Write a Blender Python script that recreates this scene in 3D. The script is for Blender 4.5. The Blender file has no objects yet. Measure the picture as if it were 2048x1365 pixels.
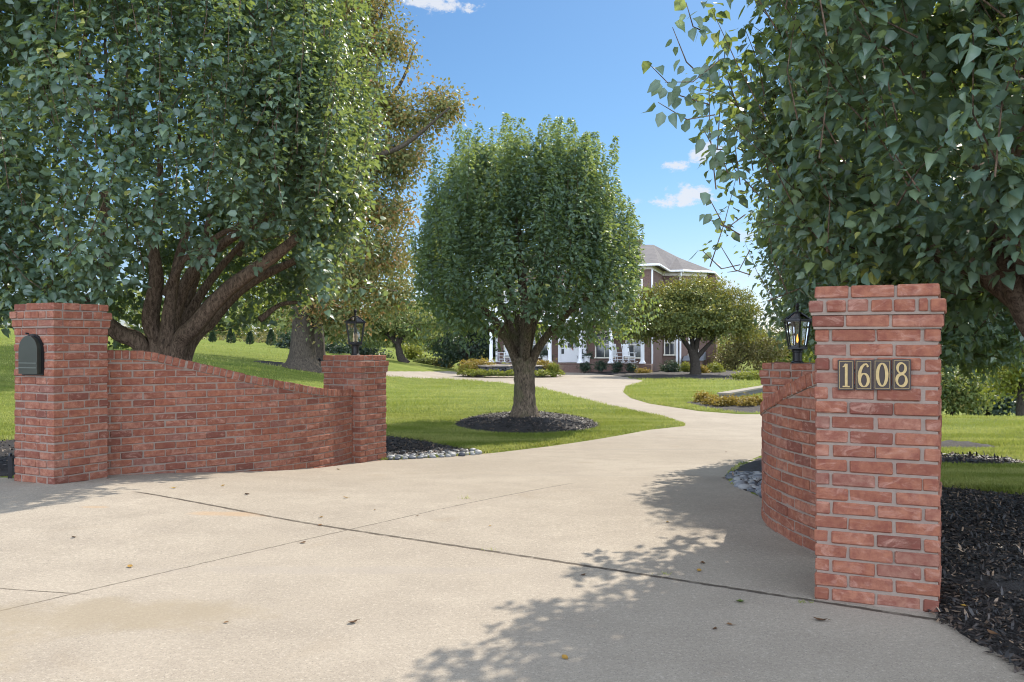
import bpy, math, random
import numpy as np
from mathutils import Vector, Matrix

# ------------------------------------------------------------------ camera, world, sun, exposure
S = bpy.context.scene
COL = S.collection
R = math.radians
PI = math.pi
CAM_Z = 1.2
F = 1800.0            # focal length in pixels of the 2048 px wide photograph
HZ = 690.0            # horizon row
cam_d = bpy.data.cameras.new('camera'); cam = bpy.data.objects.new('camera', cam_d); COL.objects.link(cam)
cam.location = (0, 0, CAM_Z); cam.rotation_euler = (R(90), 0, 0)
cam_d.sensor_width = 36; cam_d.lens = 36 * F / 2048
cam_d.shift_y = (HZ - 682.5) / 2048
cam_d.clip_end = 2000; cam_d.clip_start = 0.05
S.camera = cam

SUN_AZ, SUN_EL = 30.5, 43.5          # azimuth to the right of straight ahead, elevation
SUN_STRENGTH, SKY_STRENGTH, EXPOSURE = 4.8, 0.15, 0.62
SKY_FILL = 5.2                           # brightness of the unseen sky glow added to lift the shade
sd_ = Vector((math.sin(R(SUN_AZ)) * math.cos(R(SUN_EL)), math.cos(R(SUN_AZ)) * math.cos(R(SUN_EL)), math.sin(R(SUN_EL))))
sun_d = bpy.data.lights.new('sun', 'SUN'); sun = bpy.data.objects.new('sun', sun_d); COL.objects.link(sun)
sun_d.energy = SUN_STRENGTH; sun_d.angle = R(0.53); sun_d.color = (1.0, 0.92, 0.80)
sun.rotation_euler = sd_.to_track_quat('Z', 'Y').to_euler()
sun.location = (20, 30, 40)

W = bpy.data.worlds.new('World'); S.world = W; W.use_nodes = True
wn, wl = W.node_tree.nodes, W.node_tree.links
wn.clear()
w_out = wn.new('ShaderNodeOutputWorld'); w_bg = wn.new('ShaderNodeBackground')
w_sky = wn.new('ShaderNodeTexSky'); w_sky.sky_type = 'NISHITA'; w_sky.sun_disc = False
w_sky.sun_elevation = R(SUN_EL); w_sky.sun_rotation = R(SUN_AZ)
w_sky.altitude = 100; w_sky.air_density = 1.0; w_sky.dust_density = 0.5; w_sky.ozone_density = 1.6
w_bg.inputs['Strength'].default_value = SKY_STRENGTH
# small fair-weather clouds standing in fixed compass directions of the sky
w_geo = wn.new('ShaderNodeTexCoord')

def wmath(op, a, b=None, c=None):
    n = wn.new('ShaderNodeMath'); n.operation = op
    for i, v in enumerate((a, b, c)):
        if v is None: continue
        if isinstance(v, (int, float)): n.inputs[i].default_value = v
        else: wl.new(v, n.inputs[i])
    return n.outputs[0]
w_sep = wn.new('ShaderNodeSeparateXYZ'); wl.new(w_geo.outputs['Generated'], w_sep.inputs[0])
w_az = wmath('ARCTAN2', w_sep.outputs[0], w_sep.outputs[1])
w_el = wmath('ARCSINE', w_sep.outputs[2])
w_nz = wn.new('ShaderNodeTexNoise'); w_nz.inputs['Scale'].default_value = 30; w_nz.inputs['Detail'].default_value = 9; w_nz.inputs['Roughness'].default_value = 0.68
w_map = wn.new('ShaderNodeMapping'); w_map.inputs['Scale'].default_value = (1, 1, 1.7)
wl.new(w_geo.outputs['Generated'], w_map.inputs[0]); wl.new(w_map.outputs[0], w_nz.inputs['Vector'])
w_n2 = wmath('MULTIPLY', wmath('SUBTRACT', w_nz.outputs['Fac'], 0.5), 7.0)

def dir_of(px, py):
    x, z = (px - 1024) / F, (HZ - py) / F
    return math.atan2(x, 1), math.asin(z / math.sqrt(1 + x * x + z * z))
clouds = [(1366, 394, 60, 25, .95), (1352, 331, 27, 13, .85), (1412, 305, 44, 20, .85), (880, -8, 100, 34, 1.0), (1275, 403, 16, 10, .45),
          (1500, 560, 60, 24, .5), (2500, 250, 160, 60, 1.2), (-500, 300, 150, 60, 1.2), (1490, 470, 40, 16, .5), (1545, 640, 70, 14, .5)]
w_mask = None
for px, py, rx, ry, st in clouds:
    a, e = dir_of(px, py)
    dx = wmath('DIVIDE', wmath('SUBTRACT', w_az, a), rx / F)
    dy = wmath('DIVIDE', wmath('SUBTRACT', w_el, e), ry / F)
    r2 = wmath('ADD', wmath('MULTIPLY', dx, dx), wmath('MULTIPLY', dy, dy))
    m = wmath('MULTIPLY', wmath('SUBTRACT', wmath('ADD', 1.0, w_n2), r2), st)
    m = wmath('MINIMUM', wmath('MAXIMUM', m, 0.0), min(1.0, st))
    w_mask = m if w_mask is None else wmath('MAXIMUM', w_mask, m)
w_sm = wn.new('ShaderNodeMapRange'); w_sm.interpolation_type = 'SMOOTHSTEP'
wl.new(w_mask, w_sm.inputs[0]); w_sm.inputs[2].default_value = 0.95; w_sm.inputs[1].default_value = 0.0
w_sm.inputs[3].default_value = 0.0; w_sm.inputs[4].default_value = 0.9
# deep clear blue in front, added unseen fill light overhead and behind the viewer
w_tint = wn.new('ShaderNodeMix'); w_tint.data_type = 'RGBA'; w_tint.blend_type = 'MULTIPLY'; w_tint.inputs['Factor'].default_value = 1.0
wl.new(w_sky.outputs[0], w_tint.inputs['A']); 
w_hz = wn.new('ShaderNodeMapRange'); w_hz.interpolation_type = 'SMOOTHSTEP'; wl.new(w_el, w_hz.inputs[0]); w_hz.inputs[1].default_value = R(13); w_hz.inputs[2].default_value = R(0)
w_tc = wn.new('ShaderNodeMix'); w_tc.data_type = 'RGBA'; wl.new(w_hz.outputs[0], w_tc.inputs['Factor']); w_tc.inputs['A'].default_value = (.30, .43, .53, 1); w_tc.inputs['B'].default_value = (.40, .45, .60, 1)
wl.new(w_tc.outputs['Result'], w_tint.inputs['B'])
w_mix = wn.new('ShaderNodeMix'); w_mix.data_type = 'RGBA'
wl.new(w_sm.outputs[0], w_mix.inputs['Factor']); wl.new(w_tint.outputs['Result'], w_mix.inputs['A'])
w_mix.inputs['B'].default_value = (3.6, 3.75, 4.05, 1)
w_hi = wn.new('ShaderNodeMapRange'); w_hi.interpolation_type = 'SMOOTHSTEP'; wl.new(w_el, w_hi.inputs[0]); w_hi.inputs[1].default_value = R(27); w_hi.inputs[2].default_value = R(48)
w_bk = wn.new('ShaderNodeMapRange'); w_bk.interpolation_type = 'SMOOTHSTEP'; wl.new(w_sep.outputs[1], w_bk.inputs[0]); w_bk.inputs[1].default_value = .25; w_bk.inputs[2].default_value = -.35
w_fill_mask = wmath('MULTIPLY', wmath('MAXIMUM', w_hi.outputs[0], w_bk.outputs[0]), 0.92)
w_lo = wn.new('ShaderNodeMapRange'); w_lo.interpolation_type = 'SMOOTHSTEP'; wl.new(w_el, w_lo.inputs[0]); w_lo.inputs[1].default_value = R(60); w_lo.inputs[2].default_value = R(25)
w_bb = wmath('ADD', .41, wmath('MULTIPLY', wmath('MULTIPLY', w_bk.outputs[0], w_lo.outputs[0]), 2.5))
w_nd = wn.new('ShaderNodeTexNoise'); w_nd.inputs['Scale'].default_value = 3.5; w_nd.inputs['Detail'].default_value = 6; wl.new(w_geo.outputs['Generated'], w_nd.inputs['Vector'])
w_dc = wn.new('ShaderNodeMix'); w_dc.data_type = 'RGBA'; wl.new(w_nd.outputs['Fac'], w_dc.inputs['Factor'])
w_dc.inputs['A'].default_value = tuple(x * SKY_FILL for x in (.45, .62, .95)) + (1,); w_dc.inputs['B'].default_value = tuple(x * SKY_FILL for x in (1.62, 1.74, 1.92)) + (1,)
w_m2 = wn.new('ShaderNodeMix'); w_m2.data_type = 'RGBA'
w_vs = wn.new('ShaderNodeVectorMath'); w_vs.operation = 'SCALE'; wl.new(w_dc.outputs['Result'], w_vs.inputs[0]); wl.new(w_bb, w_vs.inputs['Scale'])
wl.new(w_fill_mask, w_m2.inputs['Factor']); wl.new(w_mix.outputs['Result'], w_m2.inputs['A']); wl.new(w_vs.outputs[0], w_m2.inputs['B'])
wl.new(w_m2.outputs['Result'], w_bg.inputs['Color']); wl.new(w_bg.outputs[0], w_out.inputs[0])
S.view_settings.view_transform = 'Standard'; S.view_settings.look = 'None'
S.view_settings.exposure = EXPOSURE; S.view_settings.gamma = 1.0
S.cycles.max_bounces = 8; S.cycles.diffuse_bounces = 4; S.cycles.glossy_bounces = 2; S.cycles.transmission_bounces = 6
S.cycles.transparent_max_bounces = 6; S.cycles.sample_clamp_indirect = 6
S.cycles.use_denoising = True; S.cycles.denoising_prefilter = 'ACCURATE'; S.cycles.filter_width = 1.05

# ------------------------------------------------------------------ helpers: custom properties, things, parts
def tag(o, label=None, cat=None, group=None, kind=None):
    if label: o['label'] = label
    if cat: o['category'] = cat
    if group: o['group'] = group
    if kind: o['kind'] = kind
    return o

def thing(name, label, cat, loc=(0, 0, 0), rotz=0.0, group=None):
    o = bpy.data.objects.new(name, None); COL.objects.link(o)
    o.empty_display_size = 0.2
    o.location = loc; o.rotation_euler = (0, 0, rotz)
    return tag(o, label, cat, group)

def put(name, me, mat=None, parent=None, local=False):
    """link a mesh; vertices are world coordinates unless local is set"""
    if mat is not None:
        me.materials.clear()
        for m in (mat if isinstance(mat, (list, tuple)) else [mat]): me.materials.append(m)
    o = bpy.data.objects.new(name, me); COL.objects.link(o)
    if parent is not None:
        o.parent = parent
        if not local:
            o.matrix_parent_inverse = parent_matrix(parent).inverted()
    return o

def parent_matrix(p):
    m = Matrix.LocRotScale(p.location, p.rotation_euler, p.scale)
    if p.parent is not None: m = parent_matrix(p.parent) @ p.matrix_parent_inverse @ m
    return m

def copy_tree(o, parent=None):
    c = o.copy(); COL.objects.link(c)
    if parent is not None: c.parent = parent
    for ch in [k for k in bpy.data.objects if k.parent == o]: copy_tree(ch, c)
    return c

class MB:
    """collects boxes, tubes, prisms; builds ONE mesh"""
    def __init__(s): s.v, s.f, s.c, s.mi = [], [], [], []
    def add(s, verts, faces, col=0.5, mi=0):
        b = len(s.v)
        s.v.extend([tuple(p) for p in verts])
        s.f.extend([tuple(i + b for i in f) for f in faces])
        s.c.extend([col] * len(verts)); s.mi.extend([mi] * len(faces))
        return s
    def box(s, c, d, rz=0.0, col=0.5, mi=0, M=None):
        hx, hy, hz = d[0] / 2, d[1] / 2, d[2] / 2
        pts = [(x, y, z) for x in (-hx, hx) for y in (-hy, hy) for z in (-hz, hz)]
        ca, sa = math.cos(rz), math.sin(rz)
        vv = []
        for x, y, z in pts:
            p = Vector((x * ca - y * sa, x * sa + y * ca, z))
            if M is not None: p = M @ p
            vv.append(p + Vector(c))
        return s.add(vv, [(0, 1, 3, 2), (4, 6, 7, 5), (0, 4, 5, 1), (2, 3, 7, 6), (0, 2, 6, 4), (1, 5, 7, 3)], col, mi)
    def b2(s, lo, hi, col=0.5, mi=0):
        return s.box([(a + b) / 2 for a, b in zip(lo, hi)], [abs(b - a) for a, b in zip(lo, hi)], 0, col, mi)
    def tube(s, pts, rad, n=8, cap=True, col=0.5, mi=0, wob=0.0, rng=random, flute=0.0):
        pts = [Vector(p) for p in pts]
        if not hasattr(rad, '__len__'): rad = [rad] * len(pts)
        rings, up = [], None
        for i, p in enumerate(pts):
            t = (pts[min(i + 1, len(pts) - 1)] - pts[max(i - 1, 0)])
            if t.length < 1e-9: t = Vector((0, 0, 1))
            t.normalize()
            if up is None:
                up = t.orthogonal().normalized()
            up = (up - t * up.dot(t))
            if up.length < 1e-6: up = t.orthogonal()
            up.normalize(); sd = t.cross(up)
            ring = []
            for k in range(n):
                a = 2 * PI * k / n
                r = rad[i] * (1 + (rng.uniform(-wob, wob) if wob else 0) + (flute * math.cos(k * 5.0 * 2 * PI / n + i * .13) if flute else 0))
                ring.append(p + up * (math.cos(a) * r) + sd * (math.sin(a) * r))
            rings.append(ring)
        vv = [q for r_ in rings for q in r_]
        ff = [(i * n + k, i * n + (k + 1) % n, (i + 1) * n + (k + 1) % n, (i + 1) * n + k) for i in range(len(pts) - 1) for k in range(n)]
        if cap:
            ff.append(tuple(range(n - 1, -1, -1))); ff.append(tuple((len(pts) - 1) * n + k for k in range(n)))
        return s.add(vv, ff, col, mi)
    def lathe(s, prof, c=(0, 0, 0), n=16, col=0.5, mi=0, rot=0.0, sy=1.0):
        vv = [(c[0] + r * math.cos(2 * PI * k / n + rot), c[1] + sy * r * math.sin(2 * PI * k / n + rot), c[2] + z) for r, z in prof for k in range(n)]
        m = len(prof)
        ff = [(i * n + k, i * n + (k + 1) % n, (i + 1) * n + (k + 1) % n, (i + 1) * n + k) for i in range(m - 1) for k in range(n)]
        ff.append(tuple(range(n - 1, -1, -1))); ff.append(tuple((m - 1) * n + k for k in range(n)))
        return s.add(vv, ff, col, mi)
    def poly(s, pts, col=0.5, mi=0):
        return s.add(pts, [tuple(range(len(pts)))], col, mi)
    def mesh(s, name, smooth=False):
        me = bpy.data.meshes.new(name); me.from_pydata(s.v, [], s.f); me.update()
        at = me.attributes.new('rnd', 'FLOAT', 'POINT'); at.data.foreach_set('value', np.array(s.c, dtype=np.float32))
        if any(s.mi): me.polygons.foreach_set('material_index', np.array(s.mi, dtype=np.int32))
        if smooth: me.polygons.foreach_set('use_smooth', np.ones(len(s.f), dtype=bool))
        # box-projected UVs in metres: u along the wall, v up
        uv = me.uv_layers.new(name='UVMap'); k = 0
        co = s.v; data = np.zeros((len(me.loops), 2), dtype=np.float32)
        for p in me.polygons:
            n = p.normal
            if abs(n.z) > 0.85: tu, tv = (1, 0, 0), (0, 1, 0)
            else:
                l = math.hypot(n.x, n.y); tu = (-n.y / l, n.x / l, 0)
                tv = (-n.z * n.x / l, -n.z * n.y / l, l)
            for li in p.loop_indices:
                q = co[me.loops[li].vertex_index]
                data[li] = (q[0] * tu[0] + q[1] * tu[1], q[0] * tv[0] + q[1] * tv[1] + q[2] * tv[2])
        uv.data.foreach_set('uv', data.ravel())
        return me
    def build(s, name, mat, parent=None, local=False, smooth=False):
        return put(name, s.mesh(name, smooth), mat, parent, local)

def tri_mesh(name, V, T, rnd=None, smooth=False):
    me = bpy.data.meshes.new(name)
    V = np.asarray(V, dtype=np.float32); T = np.asarray(T, dtype=np.int32)
    k = T.shape[1]
    me.vertices.add(len(V)); me.vertices.foreach_set('co', V.ravel())
    me.loops.add(T.size); me.loops.foreach_set('vertex_index', T.ravel())
    me.polygons.add(len(T)); me.polygons.foreach_set('loop_start', np.arange(0, T.size, k, dtype=np.int32))
    me.update(calc_edges=True)
    if rnd is not None:
        at = me.attributes.new('rnd', 'FLOAT', 'POINT'); at.data.foreach_set('value', np.asarray(rnd, dtype=np.float32))
    me.polygons.foreach_set('use_smooth', np.full(len(T), smooth, dtype=bool))
    return me

# ------------------------------------------------------------------ materials
def mat_new(name):
    m = bpy.data.materials.new(name); m.use_nodes = True
    nt = m.node_tree; nt.nodes.clear()
    out = nt.nodes.new('ShaderNodeOutputMaterial'); b = nt.nodes.new('ShaderNodeBsdfPrincipled')
    nt.links.new(b.outputs[0], out.inputs[0])
    return m, nt, b, out

class NT:
    def __init__(s, nt): s.n, s.l = nt.nodes, nt.links
    def link(s, a, b): s.l.new(a, b)
    def coord(s, kind='Object', scale=(1, 1, 1), rot=(0, 0, 0), loc=(0, 0, 0)):
        t = s.n.new('ShaderNodeTexCoord'); m = s.n.new('ShaderNodeMapping')
        m.inputs['Scale'].default_value = scale; m.inputs['Rotation'].default_value = rot; m.inputs['Location'].default_value = loc
        s.link(t.outputs[kind], m.inputs[0]); return m.outputs[0]
    def pos(s, scale=(1, 1, 1), rot=(0, 0, 0)):
        t = s.n.new('ShaderNodeNewGeometry'); m = s.n.new('ShaderNodeMapping')
        m.inputs['Scale'].default_value = scale; m.inputs['Rotation'].default_value = rot
        s.link(t.outputs['Position'], m.inputs[0]); return m.outputs[0]
    def noise(s, vec, scale, detail=4, rough=0.55, dist=0.0):
        n = s.n.new('ShaderNodeTexNoise'); n.inputs['Scale'].default_value = scale; n.inputs['Detail'].default_value = detail
        n.inputs['Roughness'].default_value = rough; n.inputs['Distortion'].default_value = dist
        if vec is not None: s.link(vec, n.inputs['Vector'])
        return n.outputs['Fac']
    def voro(s, vec, scale, out='Distance', feature='F1', rand=1.0):
        n = s.n.new('ShaderNodeTexVoronoi'); n.feature = feature; n.inputs['Scale'].default_value = scale; n.inputs['Randomness'].default_value = rand
        s.link(vec, n.inputs['Vector']); return n.outputs[out]
    def attr(s, name='rnd'):
        n = s.n.new('ShaderNodeAttribute'); n.attribute_name = name; return n.outputs['Fac']
    def ramp(s, fac, stops, interp='LINEAR'):
        n = s.n.new('ShaderNodeValToRGB'); n.color_ramp.interpolation = interp
        els = n.color_ramp.elements
        while len(els) < len(stops): els.new(0.5)
        for e, (p, c) in zip(els, stops):
            e.position = p; e.color = (c[0], c[1], c[2], 1) if hasattr(c, '__len__') else (c, c, c, 1)
        s.link(fac, n.inputs[0]); return n.outputs[0]
    def mix(s, fac, a, b, mode='MIX'):
        n = s.n.new('ShaderNodeMix'); n.data_type = 'RGBA'; n.blend_type = mode
        for sock, v in ((n.inputs['Factor'], fac), (n.inputs['A'], a), (n.inputs['B'], b)):
            if isinstance(v, (int, float)): sock.default_value = v
            elif isinstance(v, tuple): sock.default_value = (*v, 1) if len(v) == 3 else v
            else: s.link(v, sock)
        return n.outputs['Result']
    def math(s, op, a, b=None):
        n = s.n.new('ShaderNodeMath'); n.operation = op
        for i, v in enumerate((a, b)):
            if v is None: continue
            if isinstance(v, (int, float)): n.inputs[i].default_value = v
            else: s.link(v, n.inputs[i])
        return n.outputs[0]
    def rng(s, v, a, b, c=0.0, d=1.0, smooth=False):
        n = s.n.new('ShaderNodeMapRange')
        if smooth: n.interpolation_type = 'SMOOTHSTEP'
        s.link(v, n.inputs[0])
        for i, x in enumerate((a, b, c, d)): n.inputs[i + 1].default_value = x
        return n.outputs[0]
    def bump(s, h, strength, dist, normal=None):
        n = s.n.new('ShaderNodeBump'); n.inputs['Strength'].default_value = strength; n.inputs['Distance'].default_value = dist
        s.link(h, n.inputs['Height'])
        if normal is not None: s.link(normal, n.inputs['Normal'])
        return n.outputs[0]

def simple(name, col, rough=0.6, metal=0.0, var=0.15, scale=8.0, spec=0.5, bump=0.0):
    m, nt, b, out = mat_new(name); g = NT(nt)
    n = g.noise(g.coord('Object'), scale, 5)
    c = g.mix(n, tuple(x * (1 - var) for x in col), tuple(min(1, x * (1 + var)) for x in col))
    g.link(c, b.inputs['Base Color'])
    b.inputs['Roughness'].default_value = rough; b.inputs['Metallic'].default_value = metal; b.inputs['Specular IOR Level'].default_value = spec
    if bump: g.link(g.bump(g.noise(g.coord('Object'), scale * 6, 4), bump, 0.01), b.inputs['Normal'])
    return m

def m_brick():
    m, nt, b, out = mat_new('fired_brick'); g = NT(nt)
    p = g.coord('Object')
    r = g.attr('rnd')
    base = g.ramp(r, [(0.0, (.145, .056, .038)), (.2, (.21, .081, .048)), (.55, (.277, .108, .061)), (.8, (.305, .137, .087)), (1.0, (.205, .102, .075))])
    n1 = g.noise(g.coord('Object', (1, 1, 1)), 22, 6, .65)
    base = g.mix(g.rng(n1, .36, .64, 0, .72), base, (.15, .043, .03))
    n2 = g.noise(g.coord('Object', (1, 1, 2.0)), 9, 7, .7, 1.2)
    base = g.mix(g.rng(n2, .48, .74, 0, .62, True), base, (.42, .24, .18))      # lime bloom on the faces
    n4 = g.noise(g.coord('Object', (1, 1, 3.2)), 34, 5, .75, 1.8)
    base = g.mix(g.rng(n4, .58, .72, 0, .55, True), base, (.09, .028, .022))   # drag marks and fire streaks
    n3 = g.noise(g.coord('Object', (1, 1, 1)), 130, 3, .6)
    base = g.mix(g.rng(n3, .62, .75, 0, .45), base, (.10, .035, .03))
    g.link(base, b.inputs['Base Color'])
    b.inputs['Roughness'].default_value = .88; b.inputs['Specular IOR Level'].default_value = .25
    h = g.math('ADD', g.math('ADD', g.math('MULTIPLY', n1, .9), g.math('MULTIPLY', n3, .45)), g.math('MULTIPLY', n4, -.5))
    g.link(g.bump(h, .55, .006), b.inputs['Normal'])
    return m

def m_mortar():
    m, nt, b, out = mat_new('lime_mortar'); g = NT(nt)
    n = g.noise(g.coord('Object'), 30, 6, .65); n2 = g.noise(g.coord('Object'), 5, 3)
    c = g.mix(n, (.165, .122, .096), (.29, .225, .178)); c = g.mix(g.rng(n2, .45, .7, 0, .5), c, (.2, .135, .11))
    g.link(c, b.inputs['Base Color']); b.inputs['Roughness'].default_value = .95
    g.link(g.bump(g.noise(g.coord('Object'), 160, 3), .5, .004), b.inputs['Normal'])
    return m

def m_brick_wall(name, c1, c2, mort, scale=1.0):
    m, nt, b, out = mat_new(name); g = NT(nt)
    uv = g.coord('UV')
    t = nt.nodes.new('ShaderNodeTexBrick'); g.link(uv, t.inputs['Vector'])
    t.inputs['Scale'].default_value = 1.0; t.inputs['Brick Width'].default_value = .2; t.inputs['Row Height'].default_value = .0677
    t.inputs['Mortar Size'].default_value = .006; t.inputs['Bias'].default_value = -.2
    t.inputs['Color1'].default_value = (*c1, 1); t.inputs['Color2'].default_value = (*c2, 1); t.inputs['Mortar'].default_value = (*mort, 1)
    n = g.noise(g.coord('Object'), 1.7, 6, .6)
    c = g.mix(g.rng(n, .35, .75, 0, .35), t.outputs['Color'], tuple(x * .62 for x in c1))
    g.link(c, b.inputs['Base Color']); b.inputs['Roughness'].default_value = .9
    g.link(g.bump(t.outputs['Fac'], -.4, .006), b.inputs['Normal'])
    return m

def m_leaf(name, stops, trans=(.30, .42, .05), tw=.35, rough=.42, spec=.5, drift=None, rib=False):
    m, nt, b, out = mat_new(name); g = NT(nt)
    r = g.attr('rnd')
    col = g.ramp(r, stops)
    if rib: col = g.mix(g.rng(g.attr('rib'), .0, 1.0, .0, .55), g.mix(.25, col, (.01, .02, .015)), g.mix(.35, col, (.30, .40, .24)))
    if drift:
        d1 = g.noise(g.pos((.35, 1.3, 1), (0, 0, R(24))), 1.0, 4, .6); d2 = g.noise(g.pos(), 1.7, 5, .65)
        col = g.mix(g.rng(d1, .44, .57, 0, .8), col, drift); col = g.mix(g.rng(d2, .50, .70, 0, .65), col, (.075, .11, .022))
    g.link(col, b.inputs['Base Color']); b.inputs['Roughness'].default_value = rough; b.inputs['Specular IOR Level'].default_value = spec
    t = nt.nodes.new('ShaderNodeBsdfTranslucent')
    tc = g.mix(.62, col, trans); g.link(tc, t.inputs['Color'])
    mx = nt.nodes.new('ShaderNodeMixShader'); mx.inputs[0].default_value = tw
    g.link(b.outputs[0], mx.inputs[1]); g.link(t.outputs[0], mx.inputs[2]); g.link(mx.outputs[0], out.inputs[0])
    return m

def m_bark(name, dark, light, sc=1.0, moss=None):
    m, nt, b, out = mat_new(name); g = NT(nt)
    p = g.coord('Object', (1, 1, .30))
    n = g.noise(p, 40 * sc, 9, .78, .8); n2 = g.noise(g.coord('Object'), 4 * sc, 4)
    c = g.ramp(n, [(.33, tuple(x * .3 for x in dark)), (.46, dark), (.56, tuple((x + y) / 2 for x, y in zip(dark, light))), (.72, light)])
    if moss: c = g.mix(g.rng(n2, .5, .7, 0, .55), c, moss)
    g.link(c, b.inputs['Base Color']); b.inputs['Roughness'].default_value = .95; b.inputs['Specular IOR Level'].default_value = .2
    g.link(g.bump(n, .9, .02 / sc), b.inputs['Normal'])
    return m

def m_concrete():
    m, nt, b, out = mat_new('broom_finished_concrete'); g = NT(nt)
    p = g.pos()
    big = g.noise(p, .55, 5, .6); mid = g.noise(p, 3.0, 6, .6)
    c = g.mix(g.rng(big, .32, .7), (.290, .246, .190), (.372, .322, .254))
    c = g.mix(g.rng(mid, .42, .72, 0, .5), c, (.232, .196, .154))
    sp = g.noise(p, 120, 3, .8)
    c = g.mix(g.rng(sp, .55, .66, 0, .9), c, (.12, .10, .085))
    sp2 = g.noise(p, 95, 2, .7)
    c = g.mix(g.rng(sp2, .57, .68, 0, .8), c, (.43, .385, .32))
    sp3 = g.noise(p, 42, 4, .75)
    c = g.mix(g.rng(sp3, .40, .64, .30, 0), c, (.15, .125, .10)); c = g.mix(g.rng(sp3, .58, .72, 0, .35), c, (.50, .45, .37))
    v = g.voro(p, 75); c = g.mix(g.rng(v, .0, .22, .38, 0), c, (.14, .115, .095))
    st = g.noise(p, 1.1, 3, .5, .8); c = g.mix(g.rng(st, .62, .74, 0, .30, True), c, (.22, .165, .105))
    # joints and cracks of the slab, as dark lines in world x,y
    sep = nt.nodes.new('ShaderNodeSeparateXYZ'); g.link(p, sep.inputs[0])
    wob = g.math('MULTIPLY', g.math('SUBTRACT', g.noise(p, 11, 5, .75), .5), .034)
    def line(p0, p1, w, strength, far=None):
        nonlocal c
        dx, dy = p1[0] - p0[0], p1[1] - p0[1]; L = math.hypot(dx, dy); nx, ny = -dy / L, dx / L
        d = g.math('ADD', g.math('MULTIPLY', sep.outputs[0], nx), g.math('MULTIPLY', sep.outputs[1], ny))
        d = g.math('ABSOLUTE', g.math('ADD', g.math('SUBTRACT', d, p0[0] * nx + p0[1] * ny), wob))
        k = g.rng(d, w * .5, w, 1, 0)
        t = g.math('SUBTRACT', g.math('ADD', g.math('MULTIPLY', sep.outputs[0], dx / L), g.math('MULTIPLY', sep.outputs[1], dy / L)), (p0[0] * dx + p0[1] * dy) / L)
        k = g.math('MULTIPLY', k, g.math('MULTIPLY', g.rng(t, -.05, .05, 0, 1), g.rng(t, L - .05, L + .05, 1, 0)))
        k = g.math('MULTIPLY', k, g.rng(g.noise(p, 14, 3), .3, .5, .45, 1))
        c = g.mix(g.math('MULTIPLY', k, strength), c, (.055, .042, .03))
        return k
    ks = [line((-2.98, 7.13), (2.2, 3.70), .024, .97), line((-4.9, .3), (.55, 8.2), .010, .7), line((-6, 5.2), (-2.06, 4.33), .009, .85),
          line((.2, 11.6), (4.2, 9.4), .014, .4), (line((1.2, 15.2), (4.8, 13.2), .02, .4)), line((2.4, 21.5), (5.5, 19.2), .03, .3),
          line((1.0, 30.0), (5.5, 27.5), .035, .25), line((0, 38), (7, 34.5), .05, .25)]
    for bx, by, rx_, ry_, colr, k_ in ((-2.0, 6.32, .28, .10, (.36, .23, .12), .5), (-2.98, 6.42, .13, .05, (.36, .24, .13), .45), (-1.75, 4.0, .75, .30, (.235, .19, .125), .6), (-2.3, 3.45, .5, .35, (.25, .20, .13), .5), (-.9, 4.8, 1.2, .10, (.25, .22, .19), .3), (.35, 9.0, 1.6, .12, (.24, .21, .175), .35), (1.4, 12.5, 1.9, .15, (.24, .21, .175), .4)):
        ex = g.math('DIVIDE', g.math('SUBTRACT', sep.outputs[0], bx), rx_); ey = g.math('DIVIDE', g.math('SUBTRACT', sep.outputs[1], by), ry_)
        dd = g.math('ADD', g.math('ADD', g.math('MULTIPLY', ex, ex), g.math('MULTIPLY', ey, ey)), g.math('MULTIPLY', g.math('SUBTRACT', g.noise(p, 5, 4, .6), .5), 2.2))
        c = g.mix(g.rng(dd, .1, 1.1, k_, 0, True), c, colr)
    g.link(c, b.inputs['Base Color']); b.inputs['Roughness'].default_value = .9; b.inputs['Specular IOR Level'].default_value = .3
    h = g.math('SUBTRACT', g.math('ADD', g.math('MULTIPLY', sp, .6), g.math('MULTIPLY', v, .5)), g.math('MULTIPLY', ks[0], 3.0))
    g.link(g.bump(h, .35, .004), b.inputs['Normal'])
    return m

def m_lawn():
    m, nt, b, out = mat_new('lawn_turf'); g = NT(nt)
    p = g.pos()
    n = g.noise(p, 1.2, 6, .65); n2 = g.noise(g.pos((1, 1, 1)), 14, 5, .7); n3 = g.noise(p, .12, 3)
    ms = g.noise(g.pos((.22, 1.6, 1), (0, 0, R(20))), 1.1, 3, .5)
    c = g.mix(g.rng(n, .3, .7), (.088, .130, .016), (.155, .192, .026))
    c = g.mix(g.rng(ms, .4, .62, 0, .6), c, (.20, .225, .042))
    c = g.mix(g.rng(n2, .5, .72, 0, .7), c, (.07, .105, .018))
    c = g.mix(g.rng(n3, .55, .75, 0, .4), c, (.24, .215, .07))
    g.link(c, b.inputs['Base Color']); b.inputs['Roughness'].default_value = .95; b.inputs['Specular IOR Level'].default_value = .15
    g.link(g.bump(g.math('ADD', n2, g.noise(p, 60, 3, .7)), .9, .03), b.inputs['Normal'])
    return m

def m_mulch():
    m, nt, b, out = mat_new('bark_mulch'); g = NT(nt)
    p = g.pos()
    n = g.noise(p, 38, 5, .75, 1.5); v = g.voro(g.pos((1, .45, 1), (0, 0, .6)), 42, 'Color')
    c = g.mix(g.rng(n, .35, .7), (.011, .0095, .009), (.055, .042, .035))
    c = g.mix(g.rng(g.noise(p, 90, 3, .7), .66, .76, 0, .6), c, (.16, .12, .085))
    g.link(c, b.inputs['Base Color']); b.inputs['Roughness'].default_value = .85
    g.link(g.bump(g.math('ADD', n, g.noise(p, 110, 3)), 1.0, .03), b.inputs['Normal'])
    return m

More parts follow.
